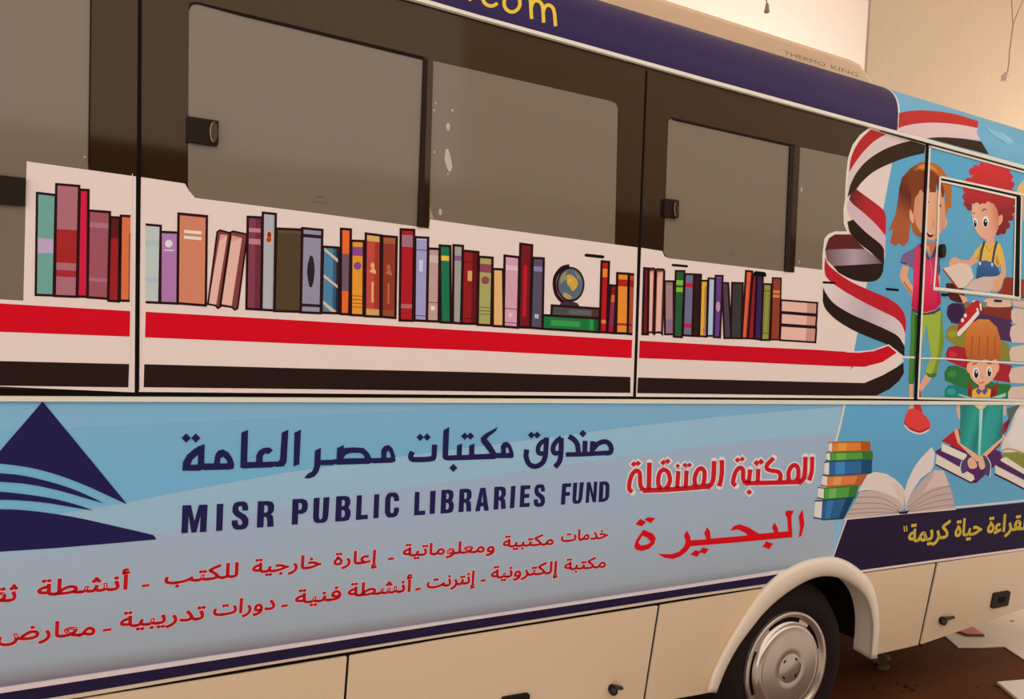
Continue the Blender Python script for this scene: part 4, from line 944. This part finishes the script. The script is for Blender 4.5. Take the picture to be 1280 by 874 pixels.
# white framed edges of the rear panel and of the flap in it
a = Art(surf='U', level=28)
a.stroke(TRIM, [(1162.6, 182), (1147.6, 498)], 2.2, step=False); a.stroke(TRIM, [(1161, 182.3), (1280, 215)], 2.6, step=False)
a.stroke(TRIM, [(1280, 215), zl(5.5, Z_TOP - .035)], 2.6, step=False); a.stroke(TRIM, [(1147, 498), (1280, 500.6), zl(5.5, Z_MID + .014)], 2.4, step=False)
a.stroke(TRIM, PL(C5, [(145, 190), (290, 192), (450, 205), (680, 216)]), 2, step=False)
a.build('white_edge', hatch)
a = Art(surf='U', level=28)
a.slab(DARK, [(1158.6, 180), (1161, 180.5), (1146.6, 499), (1143.8, 499)], 0, .006); a.build('panel_joint', bus)
a = Art(surf='U', level=28)
a.slab(DARK, [zl(3.2 * .85, Z_TOP - .004), zl(5.55, Z_TOP - .004), zl(5.55, Z_TOP - .024), (1280, 213.2), (1161, 180.8), (1100, 163.5)], 0, .006); a.build('panel_joint', bus)
a = Art(C3, 'U', 30)
fl = [(250, 305), (960, 468), (940, 1270), (178, 1190), (205, 900)]
a.stroke(TRIM, [(250, 335), (620, 415), (950, 492)], 20, step=False); a.stroke(TRIM, [(258, 300), (620, 378), (1020, 462)], 22, step=False)
a.stroke(TRIM, [(258, 300), (245, 520), (235, 874), (200, 1320)], 17, step=False)
a.stroke(TRIM, [(945, 480), (940, 874), (925, 1390)], 12, step=False); a.stroke(TRIM, [(1000, 480), (990, 874), (985, 1400)], 12, step=False)
a.stroke(TRIM, [(195, 1318), (600, 1362), (985, 1405)], 34, step=False)
fp = a.build('flap_frame', hatch)
a = Art(C3, 'U', 31)
a.stroke(DARK, [(270, 322), (620, 396), (985, 478)], 20, step=False); a.poly(DARK, [(952, 480), (992, 484), (985, 874), (972, 1395), (936, 1388), (945, 874)], step=False)
a.stroke('#8a6d55', [(205, 1330), (600, 1374), (975, 1412)], 5, step=False)
a.build('flap_seal', hatch)
a = Art(C4, 'U', 30)
a.slab(PLASTIC, ell(271, 158, 18, 58, 20), 0, .02); a.build('flap_handle', hatch, bevel=.001)
a = Art(C4, 'U', 30)
a.stroke(DARK, [(255, 527), (295, 530)], 22, caps=True); a.stroke(DARK, [(697, 577), (750, 581)], 17, caps=True); a.build('drain_slot', hatch)

# ------------------------------------------------------------------ emblem and lettering on the printed side
INK = '#231c42'
a = Art(D1, 'L', 9)
sm = smooth_line
a.poly(INK, [(222, 50), (662, 586)] + sm([(560, 539), (450, 489), (300, 432), (150, 393), (0, 373), (-60, 369)]) + [(-62, 384)])
a.poly(INK, sm([(-100, 420), (0, 424), (100, 433), (220, 458), (350, 496), (460, 541), (541, 581)]) + sm([(420, 546), (300, 512), (150, 481), (0, 468), (-100, 465)]))
a.poly(INK, sm([(-100, 515), (0, 520), (120, 532), (260, 553), (380, 582), (487, 618)]) + sm([(380, 601), (250, 579), (120, 566), (0, 561), (-100, 560)]))
a.poly(INK, sm([(-160, 606), (0, 611), (110, 615), (240, 629), (400, 655), (560, 690), (700, 722), (798, 745)]) + [(815, 768), (600, 787), (300, 812), (0, 832), (-160, 845)])
a.build('pyramid_emblem', side)
# Arabic title, drawn stroke by stroke
a = Art(D2, 'L', 9)
T = INK
a.poly(T, [(119, 335), (122, 290), (145, 250), (180, 220), (203, 206), (238, 192), (236, 296), (287, 296), (295, 250), (310, 228), (335, 221), (365, 237), (385, 268), (396, 302), (392, 324), (370, 329), (238, 332), (226, 328), (214, 335)],
       holes=[[(163, 304), (172, 278), (203, 250), (201, 302)], [(320, 296), (322, 270), (336, 260), (352, 274), (362, 296)]])
a.diamond(T, 140, 161, 25); a.diamond(T, 191, 161, 25)
a.poly(T, [(434, 132), (470, 117), (465, 290), (512, 288), (513, 255), (525, 230), (550, 214), (585, 211), (602, 226), (580, 246), (560, 242), (548, 258), (548, 288), (630, 286), (640, 275), (650, 132), (685, 116), (675, 290), (660, 312), (618, 315), (608, 310), (600, 317), (445, 323), (428, 318)])
a.poly(T, [(717, 132), (752, 116), (743, 300), (712, 313)])
a.poly(T, [(826, 228), (859, 213), (856, 278), (915, 277), (942, 272), (944, 215), (982, 197), (978, 214), (1040, 211), (1085, 214), (1112, 238), (1128, 268), (1180, 267), (1180, 225), (1195, 204), (1220, 198), (1240, 215), (1254, 255), (1256, 284), (1240, 292), (1140, 296), (1128, 293), (1115, 299), (945, 303), (935, 299), (920, 305), (856, 306), (846, 340), (825, 366), (795, 377), (768, 374), (790, 350), (810, 340), (822, 315)],
       holes=[[(978, 270), (990, 250), (1020, 240), (1070, 240), (1088, 254), (1092, 268)], [(1208, 266), (1208, 240), (1218, 228), (1228, 244), (1233, 265)]])
a.build('title_lettering', side)
a = Art(D3, 'L', 9)
a.stroke(T, [(152, 234), (142, 258), (150, 273), (175, 276), (250, 272), (266, 258), (270, 196)], 28, True, n=4)
a.diamond(T, 193, 157, 20); a.diamond(T, 230, 156, 20)
a.poly(T, [(317, 120), (348, 101), (342, 254), (388, 252), (389, 200), (417, 190), (415, 252), (453, 250), (455, 200), (483, 190), (481, 248), (530, 246), (566, 244), (548, 220), (518, 180), (516, 160), (540, 138), (607, 102), (598, 122), (560, 152), (548, 166), (572, 195), (598, 240), (625, 240), (622, 205), (635, 186), (655, 180), (675, 196), (690, 235), (692, 262), (680, 268), (600, 268), (590, 273), (480, 276), (440, 278), (340, 281), (320, 276), (312, 262)],
       holes=[[(650, 240), (650, 216), (656, 208), (664, 222), (668, 240)]])
a.diamond(T, 370, 320, 22); a.diamond(T, 431, 151, 20); a.diamond(T, 461, 151, 20)
a.stroke(T, [(762, 222), (758, 262), (775, 300), (805, 312), (840, 298), (860, 258), (867, 158)], 27, True, n=4)
a.stroke(T, [(868, 168), (838, 186), (822, 212), (826, 240), (850, 244)], 24, True, n=4)
a.diamond(T, 786, 145, 19); a.diamond(T, 817, 145, 19)
a.stroke(T, [(946, 158), (918, 180), (902, 210), (908, 240), (938, 240)], 25, True, n=4)
a.stroke(T, [(946, 160), (944, 240), (936, 285), (912, 316)], 27, True, n=4)
a.stroke(T, [(985, 152), (1012, 168), (1032, 198), (1037, 246)], 27, True, n=4)
a.stroke(T, [(970, 249), (1060, 247), (1195, 240)], 24)
a.stroke(T, [(1073, 176), (1070, 246)], 26); a.diamond(T, 1061, 137, 20)
a.stroke(T, [(1114, 178), (1110, 244)], 27)
a.stroke(T, [(1114, 222), (1140, 192), (1175, 180), (1200, 190), (1212, 215), (1206, 238), (1180, 241)], 26, True, n=4)
a.build('title_lettering', side)
GLY = {'I': ([(0, 0), (1, 0), (1, 1), (0, 1)],), 'M': ([(0, 1), (0, 0), (.34, 0), (.5, .58), (.66, 0), (1, 0), (1, 1), (.74, 1), (.74, .38), (.6, 1), (.4, 1), (.26, .38), (.26, 1)],),
 'L': ([(0, 0), (.44, 0), (.44, .82), (1, .82), (1, 1), (0, 1)],), 'E': ([(0, 0), (1, 0), (1, .18), (.44, .18), (.44, .4), (.92, .4), (.92, .58), (.44, .58), (.44, .82), (1, .82), (1, 1), (0, 1)],),
 'F': ([(0, 0), (1, 0), (1, .18), (.46, .18), (.46, .42), (.92, .42), (.92, .6), (.46, .6), (.46, 1), (0, 1)],), 'N': ([(0, 0), (.34, 0), (.68, .6), (.68, 0), (1, 0), (1, 1), (.68, 1), (.32, .4), (.32, 1), (0, 1)],),
 'A': ([(.26, 0), (.74, 0), (1, 1), (.66, 1), (.61, .8), (.39, .8), (.34, 1), (0, 1)], [(.5, .22), (.57, .63), (.43, .63)]),
 'U': ([(0, 0), (.38, 0), (.38, .74), (.42, .84), (.5, .86), (.58, .84), (.62, .74), (.62, 0), (1, 0), (1, .76), (.93, .92), (.74, 1), (.26, 1), (.07, .92), (0, .76)],),
 'D': ([(0, 0), (.55, 0), (.85, .06), (1, .22), (1, .78), (.85, .94), (.55, 1), (0, 1)], [(.4, .16), (.54, .17), (.62, .26), (.62, .74), (.54, .83), (.4, .84)]),
 'P': ([(0, 0), (.65, 0), (.9, .06), (1, .2), (1, .38), (.9, .53), (.65, .59), (.4, .59), (.4, 1), (0, 1)], [(.4, .16), (.55, .17), (.62, .23), (.62, .36), (.55, .43), (.4, .43)]),
 'R': ([(0, 0), (.65, 0), (.9, .05), (1, .18), (1, .36), (.92, .46), (.8, .51), (.93, .58), (.97, .7), (1, 1), (.62, 1), (.6, .72), (.54, .61), (.4, .61), (.4, 1), (0, 1)], [(.4, .16), (.55, .17), (.62, .23), (.62, .37), (.55, .44), (.4, .44)]),
 'B': ([(0, 0), (.62, 0), (.88, .05), (.97, .17), (.97, .33), (.85, .46), (1, .6), (1, .8), (.9, .95), (.65, 1), (0, 1)], [(.4, .15), (.53, .16), (.6, .22), (.6, .34), (.53, .4), (.4, .4)], [(.4, .56), (.54, .57), (.62, .64), (.62, .77), (.54, .84), (.4, .84)]),
 'C': ([(1, .36), (.64, .36), (.64, .25), (.57, .17), (.44, .17), (.38, .25), (.38, .75), (.44, .83), (.57, .83), (.64, .75), (.64, .62), (1, .62), (1, .78), (.88, .94), (.7, 1), (.3, 1), (.12, .94), (0, .78), (0, .22), (.12, .06), (.3, 0), (.7, 0), (.88, .06), (1, .22)],),
 'S': ([(.97, .33), (.62, .33), (.62, .22), (.55, .16), (.44, .16), (.38, .21), (.38, .28), (.46, .35), (.85, .5), (1, .64), (1, .82), (.88, .95), (.7, 1), (.3, 1), (.1, .94), (0, .8), (0, .66), (.36, .66), (.36, .77), (.44, .84), (.56, .84), (.62, .79), (.62, .72), (.54, .64), (.17, .49), (.02, .36), (.02, .18), (.12, .05), (.3, 0), (.7, 0), (.88, .05), (.97, .18)],)}
def latin(ch, tl, tr, br, bl):
    def q(p):
        u, v = p
        return tuple((tl[k] * (1 - u) + tr[k] * u) * (1 - v) + (bl[k] * (1 - u) + br[k] * u) * v for k in (0, 1))
    g_ = GLY[ch]; a.poly(INK, [q(p) for p in g_[0]], holes=[[q(p) for p in h] for h in g_[1:]], step=False)
FW = ['MISR', 'PUBLIC', 'LIBRARIES', 'FUND']; fw_i = 0
a = Art(D2, 'L', 9); fw_n = 0
for ch, *qd in (('M', (120, 520), (254, 516), (247, 661), (114, 669)), ('I', (303, 513), (338, 511), (333, 655), (299, 657)), ('S', (386, 502), (473, 498), (472, 647), (381, 651)), ('R', (522, 498), (610, 496), (606, 633), (516, 639)),
    ('P', (707, 487), (790, 484), (784, 620), (702, 623)), ('U', (820, 481), (904, 476), (896, 611), (815, 617)), ('B', (940, 472), (1018, 468), (1016, 602), (934, 607)), ('L', (1050, 467), (1112, 464), (1108, 592), (1044, 598)),
    ('I', (1143, 462), (1170, 460), (1165, 587), (1138, 589)), ('C', (1202, 454), (1276, 449), (1274, 581), (1198, 587))):
    latin(ch, *qd); fw_n += 1
    if fw_n == len(FW[fw_i]): a.build('lettered_word', side); fw_i += 1; fw_n = 0; a = Art(D2, 'L', 9)
a.crop = D3
for ch, *qd in (('L', (165, 449), (222, 446), (219, 570), (160, 574)), ('I', (247, 444), (276, 442), (271, 564), (243, 567)), ('B', (307, 438), (373, 435), (372, 560), (301, 564)), ('R', (404, 433), (468, 430), (465, 552), (397, 556)),
    ('A', (499, 428), (556, 425), (559, 548), (486, 552)), ('R', (589, 421), (651, 419), (649, 538), (584, 543)), ('I', (678, 418), (702, 416), (695, 533), (671, 536)), ('E', (729, 415), (781, 412), (776, 527), (723, 530)), ('S', (803, 410), (860, 406), (858, 526), (797, 529)),
    ('F', (951, 404), (999, 401), (992, 512), (943, 517)), ('U', (1010, 400), (1066, 396), (1055, 509), (1003, 513)), ('N', (1082, 397), (1138, 393), (1131, 502), (1075, 507)), ('D', (1150, 394), (1204, 390), (1200, 498), (1144, 503))):
    latin(ch, *qd); fw_n += 1
    if fw_n == len(FW[fw_i]): a.build('lettered_word', side); fw_i += 1; fw_n = 0; a = Art(D3, 'L', 9)

# red headline with white edge, and the province name below it
RED = '#b81a22'; PALE = '#e8cfc6'
def headline(layer):
    wd, col, lv = (44, PALE, 9) if layer == 0 else (27, RED, 11)
    k_ = 19 if layer == 0 else 0
    a = Art(D4, 'L', lv)
    def st(pts, smth=True, f=1): 
        a.stroke(col, pts, wd if layer == 0 else wd * f, smth, caps=(layer == 0), n=4, step=False)
    def dm(x, y, h): a.diamond(col, x, y, h + (14 if layer == 0 else 0), step=False)
    st([(1208, 104), (1205, 190), (1190, 250)], f=.95); st([(1166, 104), (1162, 210), (1150, 245), (1130, 257)], f=1.05)
    st([(1140, 258), (1000, 263), (850, 266), (795, 267)], False, 1.05)
    st([(1066, 255), (1062, 205), (1078, 168), (1102, 155), (1120, 175), (1122, 215), (1115, 250)])
    st([(970, 112), (932, 152), (930, 178), (960, 190), (995, 195), (1012, 215), (1008, 256)])
    st([(876, 178), (872, 262)], False); st([(826, 182), (820, 240), (812, 265)], False)
    st([(738, 282), (722, 268), (722, 245), (738, 195), (762, 172), (782, 185), (783, 240), (800, 268)])
    dm(865, 142, 20); dm(893, 135, 20); dm(820, 322, 19); dm(748, 124, 17); dm(777, 118, 17)
    st([(652, 124), (650, 220), (636, 286)], f=1.05); st([(604, 130), (600, 230), (588, 270), (565, 286)], f=1.1)
    st([(580, 286), (450, 297), (300, 308), (165, 312)], False, 1.1)
    st([(490, 290), (484, 240), (500, 192), (524, 175), (544, 195), (544, 240), (536, 282)])
    st([(434, 188), (430, 296)], False); st([(384, 192), (376, 298)], False)
    st([(280, 304), (260, 270), (266, 210), (292, 184), (322, 202), (332, 255), (308, 302)])
    st([(206, 140), (202, 308)], False, 1.1)
    st([(100, 322), (82, 302), (84, 262), (98, 215), (124, 190), (146, 206), (150, 275), (168, 310)])
    dm(424, 155, 16); dm(453, 155, 16); dm(380, 160, 15); dm(290, 140, 18); dm(319, 132, 18); dm(108, 150, 18); dm(137, 144, 18)
    return a.build('headline_edge' if layer == 0 else 'headline_lettering', side)
headline(0); headline(1)
a = Art(D4, 'L', 9)
R2 = '#c30f17'
a.poly(R2, [(1040, 455), (1050, 435), (1095, 435), (1080, 470), (1085, 600), (700, 635), (460, 655), (440, 682), (400, 715), (350, 734), (300, 726), (256, 701), (340, 705), (388, 688), (420, 655), (430, 625), (418, 590), (437, 557), (455, 590), (461, 619), (558, 612), (543, 575), (560, 538), (579, 562), (583, 608), (812, 588), (795, 573), (750, 551), (702, 559), (722, 533), (760, 519), (815, 538), (882, 578), (975, 570), (960, 540), (975, 508), (995, 540), (1000, 568), (1060, 562), (1054, 480)])
a.poly(R2, [(1125, 470), (1149, 427), (1160, 520), (1142, 590), (1124, 602), (1133, 540)])
a.poly(R2, [(168, 553), (200, 566), (228, 578), (245, 605), (236, 640), (205, 670), (160, 685), (122, 676), (112, 655), (125, 615), (150, 580)], holes=[[(163, 590), (190, 600), (216, 628), (190, 645), (152, 650), (138, 632)]])
for q in ([(120, 520), (150, 486), (186, 505), (160, 533)], [(174, 490), (200, 476), (244, 482), (215, 513)], [(458, 705), (490, 677), (521, 690), (500, 721)], [(510, 690), (535, 661), (571, 673), (550, 703)], [(901, 658), (925, 624), (968, 640), (942, 673)]): a.poly(R2, q)
a.build('province_lettering', side)

# two lines of small red lettering
SM = '#b3171e'; EDGE = ('#cfa9a4', 1.3)
def line_word(txt, l, r, h, lean=.1):
    a = Art((0, 0, 1), 'L', 9); write(a, txt, l, r, h, lean, SM, .032, EDGE); return a
line1 = [('خدمات', P(D7, 602, 139), P(D7, 819, 123), 13.2), ('مكتبية', P(D7, 330, 166), P(D7, 565, 153), 13.6), ('ومعلوماتية', P(D6, 760, 208), P(D7, 290, 186), 14.6), ('إعارة', P(D6, 437, 249), P(D6, 638, 238), 15.8), ('خارجية', P(D6, 57, 287), P(D6, 376, 260), 16.6), ('للكتب', P(D5, 768, 338), P(D5, 1108, 303), 17.8), ('أنشطة', P(D5, 174, 394), P(D5, 598, 360), 19.2), ('ثقافية', P(D5, -270, 446), P(D5, 76, 414), 20)]
line2 = [('مكتبة', P(D7, 617, 273), P(D7, 809, 259), 13.6), ('إلكترونية', P(D7, 275, 312), P(D7, 586, 285), 14.6), ('إنترنت', P(D6, 872, 357), P(D7, 200, 332), 15.4), ('أنشطة', P(D6, 503, 397), P(D6, 798, 371), 16), ('فنية', P(D6, 257, 430), P(D6, 469, 409), 16.6), ('دورات', P(D5, 995, 486), P(D6, 161, 453), 17.6), ('تدريبية', P(D5, 560, 542), P(D5, 953, 500), 18.6), ('معارض', P(D5, -12, 604), P(D5, 441, 574), 19.6)]
for words in (line1, line2):
    for t_, l, r, h in words: line_word(t_, l, r, h).build('lettered_word', side)
    a = Art((0, 0, 1), 'L', 9)
    for crop, p, q in ((D6, (692, 221), (717, 217)), (D5, (662, 347), (697, 342))) if words is line1 else ((D7, (228, 322), (249, 319)), (D6, (819, 363), (843, 358)), (D6, (194, 441), (223, 436)), (D5, (480, 554), (519, 548))):
        a = Art(crop, 'L', 9); a.stroke(EDGE[0], [p, q], 17); a.stroke(SM, [p, q], 12); a.build('lettered_dash', side)

# stack of books, open book and navy banner at the printed side's end
a = Art(C6, 'L', 6.5)
SKY_LOW = axis_gradient('print_sky_low', on_lower(1180, 510), on_lower(1180, 660), [(0, '#5b93b0'), (.5, '#568ba6'), (1, '#5e93a8')], True, level=True)
a.poly(SKY_LOW, [(1056, 506), (1280, 507.5), lo(5.5, ZT - .005), lo(5.5, .9), (1280, 640), (1040, 655), (1043, 600), (1045.5, 552)] and [((x - 1000) / .21875, (y - 530) / .21875) for x, y in [(1056, 505.5), (1280, 507.5), lo(5.5, ZT - .005), lo(5.5, .9), (1280, 640), (1058, 652), (1040, 600), (1045.5, 552)]])
a.stroke(TRIM, [(256, -112), (232, 0), (206, 100)], 11)
skyl = a.build('printed_sky', side)
def stackbook(pg, cv, c, hi, lo_):
    a = Art(C6, 'L', 7.5); a.poly(c, cv); x0, x1 = cv[0][0], cv[1][0]
    def cut(u0, u1, col):
        t = [tuple(cv[0][k] * (1 - u) + cv[1][k] * u for k in (0, 1)) for u in (u0, u1)]; b = [tuple(cv[3][k] * (1 - u) + cv[2][k] * u for k in (0, 1)) for u in (u1, u0)]
        a.poly(col, t + b)
    cut(.14, .36, hi); cut(.75, 1, lo_)
    a.stroke(lo_, [cv[3], cv[2]], 8); a.stroke(lo_, [(pg[0][0] - 3, pg[0][1] - 3), cv[0], cv[1]], 7); a.poly('#dbbfae', pg); a.stroke(lo_, [pg[1], pg[2]], 5); a.stroke(lo_, [(pg[3][0] - 4, pg[3][1] + 3), (pg[2][0], pg[2][1] + 3)], 8)
    a.build('printed_book', side)
stackbook([(165, 112), (187, 108), (187, 160), (163, 156)], [(187, 106), (402, 102), (403, 152), (187, 161)], '#d2712e', '#dd8a3c', '#a04f1c')
stackbook([(150, 168), (175, 167), (175, 210), (150, 204)], [(175, 166), (415, 158), (418, 200), (175, 212)], '#4f8a38', '#6ba044', '#35662a')
stackbook([(140, 224), (170, 220), (168, 293), (137, 287)], [(170, 216), (412, 207), (410, 284), (168, 296)], '#2f5c84', '#3f78a4', '#1e3f60')
stackbook([(126, 297), (160, 303), (158, 357), (122, 345)], [(160, 302), (390, 290), (360, 345), (158, 358)], '#d2703a', '#dd8a4c', '#a3552a')
stackbook([(103, 366), (140, 372), (138, 427), (100, 418)], [(140, 370), (335, 352), (320, 420), (138, 431)], '#4f8a38', '#6a9e42', '#35662a')
stackbook([(86, 443), (130, 446), (125, 541), (80, 532)], [(130, 438), (310, 421), (252, 540), (125, 548)], '#2c5478', '#37688f', '#1c3850')
a = Art(C6, 'L', 9)
NB = '#261a2f'
a.poly(NB, [(265, 545), (560, 518), (890, 487), (1290, 448), (1500, 425), (1500, 680), (1290, 706), (365, 832), (355, 850), (280, 840), (193, 757)])
W_ = '#cdb2a6'
a.stroke(W_, [(266, 545), (190, 756)], 8); a.stroke(W_, [(885, 478), (1080, 459), (1290, 437), (1500, 414)], 11); a.stroke(W_, [(350, 843), (800, 780), (1290, 714), (1500, 688)], 13)
a.build('navy_banner', side)
a = Art(C6, 'L', 10.5)
a.poly('#b89a8c', [(345, 388), (430, 380), (500, 400), (560, 430), (597, 480), (570, 506), (420, 522), (250, 546), (300, 470)])
a.poly('#b3968a', [(700, 320), (765, 262), (822, 268), (852, 345), (870, 400), (887, 487), (620, 508), (597, 480), (640, 400)])
for p0, p1, p2 in (((330, 420), (470, 425), (580, 490)), ((310, 455), (460, 455), (570, 495)), ((290, 490), (450, 482), (560, 500)), ((272, 515), (430, 505), (555, 506))): a.stroke('#957569', [p0, p1, p2], 5, True)
for p0, p1, p2 in (((860, 355), (740, 390), (615, 480)), ((868, 395), (750, 420), (622, 488)), ((876, 430), (760, 447), (628, 496)), ((884, 465), (770, 475), (635, 502))): a.stroke('#957569', [p0, p1, p2], 5, True)
a.poly('#d2b5a8', [(330, 387), (385, 290), (430, 274), (490, 284), (540, 313), (580, 350), (600, 385), (592, 474), (560, 432), (500, 402), (430, 381), (380, 378)])
a.poly('#c9aa9e', [(520, 330), (560, 350), (598, 395), (592, 474), (570, 440)])
a.poly('#d4b7aa', sm([(598, 382), (622, 310), (672, 220), (752, 133)]) + [(772, 165), (764, 240), (750, 268)] + sm([(690, 312), (640, 392), (600, 476)]))
a.poly('#c6a698', [(768, 264), (822, 270), (852, 348), (760, 365), (700, 395), (760, 300)])
a.stroke(W_, [(250, 546), (560, 516), (890, 487)], 8); a.poly('#3c2428', [(558, 496), (570, 510), (612, 508), (624, 490), (614, 498), (570, 502)]); a.poly(NB, [(556, 500), (572, 516), (612, 514), (628, 492), (614, 500), (574, 504)], step=False)
a.build('printed_open_book', side)
Y2 = '#c9a53a'
for t_, l, r, h in (('لقراءة', (912, 292), (1292, 254), 168), ('حياة', (588, 330), (850, 302), 172), ('كريمة', (122, 388), (528, 338), 176)):
    a = Art(E7, 'L', 10.5); write(a, t_, l, r, h, .1, Y2, .022); a.build('lettered_word', side, label='yellow lettering')
a = Art(E7, 'L', 10.5)
a.stroke(Y2, [(80, 222), (86, 278)], 10); a.stroke(Y2, [(104, 220), (110, 276)], 10)
a.build('quote_mark', side, label='yellow lettering')

# ------------------------------------------------------------------ loose things around
def thing(name, label, cat, group=None):
    o = bpy.data.objects.new(name, None); COL.objects.link(o); return set_props(o, label, cat, group)
WIRE = mat('cream_cable', (.45, .33, .2), .6, .3); SOCK = mat('lampholder_plastic', (.55, .47, .38), .4, .4)
HY = 2.75
cb = thing('hanging_cable', 'thin beige cable hanging down the cream wall, ending in a small socket box', 'cable')
b = Mesh(); J = on_depth(1266.3, 30.5, HY)
b.tube([on_depth(1263, -40, HY), on_depth(1264.5, 0, HY), J], .006, WIRE); b.tube([on_depth(1290, -40, HY), on_depth(1279, 0, HY), on_depth(1272, 16, HY), J], .006, WIRE)
b.tube([J, on_depth(1264.5, 45, HY), on_depth(1262, 65, HY), on_depth(1261, 80, HY), on_depth(1259, 94, HY)], .007, WIRE); b.build('cable', cb, smooth=True)
q = on_depth(1257, 97.5, HY); b = Mesh(); b.box((q.x - .035, q.y - .03, q.z - .035), (q.x + .035, q.y + .03, q.z + .035), SOCK); b.box((q.x - .012, q.y - .02, q.z + .03), (q.x + .03, q.y + .02, q.z + .06), SOCK)
o = b.build('socket_box', cb, bevel=.006); o.rotation_euler = (0, 0, 0)
HY = 3.6
cb = thing('hanging_lampholder', 'grey empty lampholder on a short cable above the bus roof', 'lampholder')
b = Mesh(); b.tube([on_depth(957.5, -60, HY), on_depth(958.2, 5, HY)], .007, WIRE); b.build('cable', cb, smooth=True)
q = on_depth(958.8, 9, HY); u = (on_depth(958.8, 9, HY) - on_depth(959, 15, HY)).length / 6
LG = mat('grey_lampholder', (.3, .25, .22), .5, .4)
b = Mesh(); vs = []; fs = []; N_ = 18; pf = [(1.2, 5), (2.2, 3), (2.6, -1), (3.6, -5), (3.6, -6.5), (2.6, -6.5), (2.4, -4)]
for r, z in pf:
    for k_ in range(N_): t = 2 * math.pi * k_ / N_; vs.append(q + Vector((r * u * math.cos(t), r * u * math.sin(t), z * u)))
for i in range(len(pf) - 1):
    for k_ in range(N_): fs.append((i * N_ + k_, i * N_ + (k_ + 1) % N_, (i + 1) * N_ + (k_ + 1) % N_, (i + 1) * N_ + k_))
b.add(vs, fs, LG); b.build('socket', cb, smooth=True)

def slab_on_floor(name, pts, h, m, z=0.0):
    b = Mesh(); P3 = [on_floor(*p, 0) for p in pts]; n = len(P3)
    b.add([(p.x, p.y, z + .001) for p in P3] + [(p.x, p.y, z + h) for p in P3], [tuple(range(n)), tuple(range(n, 2 * n))] + [(i, (i + 1) % n, n + (i + 1) % n, n + i) for i in range(n)], m)
    return b.build(name, bevel=.002)
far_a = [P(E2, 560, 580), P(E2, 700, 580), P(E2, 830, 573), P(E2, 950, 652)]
pv = slab_on_floor('floor_lit_patch', far_a + [(1300, 838), (1420, 800), (1420, 700), (1300, 735), (1150, 770)], .012, LIT_FLOOR); pv['kind'] = 'structure'  # outline follows the shadow edge; lit floor beyond it is painted paler
ln = Mesh()
o = slab_on_floor('red_tile', PL(E2, [(545, 485), (600, 450), (625, 452), (715, 513), (610, 510)]), .012, mat('red_tile', (.42, .07, .055), .5, .3), .012)
set_props(o, 'red floor tile lying flat beyond the rear skirt of the bus', 'tile')
o = slab_on_floor('white_slab', PL(E2, [(788, 792), (950, 778), (1100, 770), (1150, 850), (1100, 960), (905, 890)]), .02, mat('white_slab', (.7, .62, .52), .4, .4, noise=(6, (.6, .52, .42))))
set_props(o, 'pale stone slab on shaded floor at the lower right corner', 'slab')
def stone(x, y, s, m, name, label, group, seed):
    rnd = random.Random(seed); c = on_floor(x, y); b = Mesh(); vs = []; fs = []; R_ = 5; K_ = 8
    for i in range(R_ + 1):
        t = math.pi * i / R_
        for k in range(K_):
            f_ = 2 * math.pi * k / K_; r = s * (.75 + .45 * rnd.random())
            vs.append((c.x + r * math.sin(t) * math.cos(f_), c.y + r * math.sin(t) * math.sin(f_) * .8, s * .45 + r * .36 * math.cos(t)))
    for i in range(R_):
        for k in range(K_): fs.append((i * K_ + k, i * K_ + (k + 1) % K_, (i + 1) * K_ + (k + 1) % K_, (i + 1) * K_ + k))
    zmin = min(v[2] for v in vs); vs = [(v[0], v[1], v[2] - zmin) for v in vs]
    b.add(vs, fs, m); return set_props(b.build(name), label, 'stone', group)
RUB = mat('rubble', (.2, .14, .09), .9, .1, noise=(25, (.12, .08, .05)), bump=(60, .5)); DK = mat('dark_debris', (.03, .018, .01), .9, .1)
stone(1099, 830, .075, RUB, 'rubble_stone', 'grey rubble lump on floor behind the bus wheel', None, 1)
stone(1104, 838, .04, RUB, 'rubble_stone', 'small pale stone in front of the rubble lump behind the wheel', None, 2)
for i, (x, y, s) in enumerate([(1122, 856, .013), (1133, 860, .019), (1141, 864, .016), (1128, 866, .012), (1146, 858, .012), (1092, 862, .014), (1221, 861, .012)]):
    stone(x, y, s, DK, 'debris_chip', 'dark chip of debris on the shaded floor beside the bus', 'dark debris chips on the floor', 10 + i)
stone(1265, 779, .02, mat('brown_debris', (.2, .11, .06), .9, .1), 'debris_chip', 'brown flake of debris on the lit floor patch at right edge', None, 30)
stone(1269, 861, .013, mat('brown_debris', (.2, .11, .06), .9, .1), 'debris_chip', 'small brown flake beside the pale stone slab', None, 31)
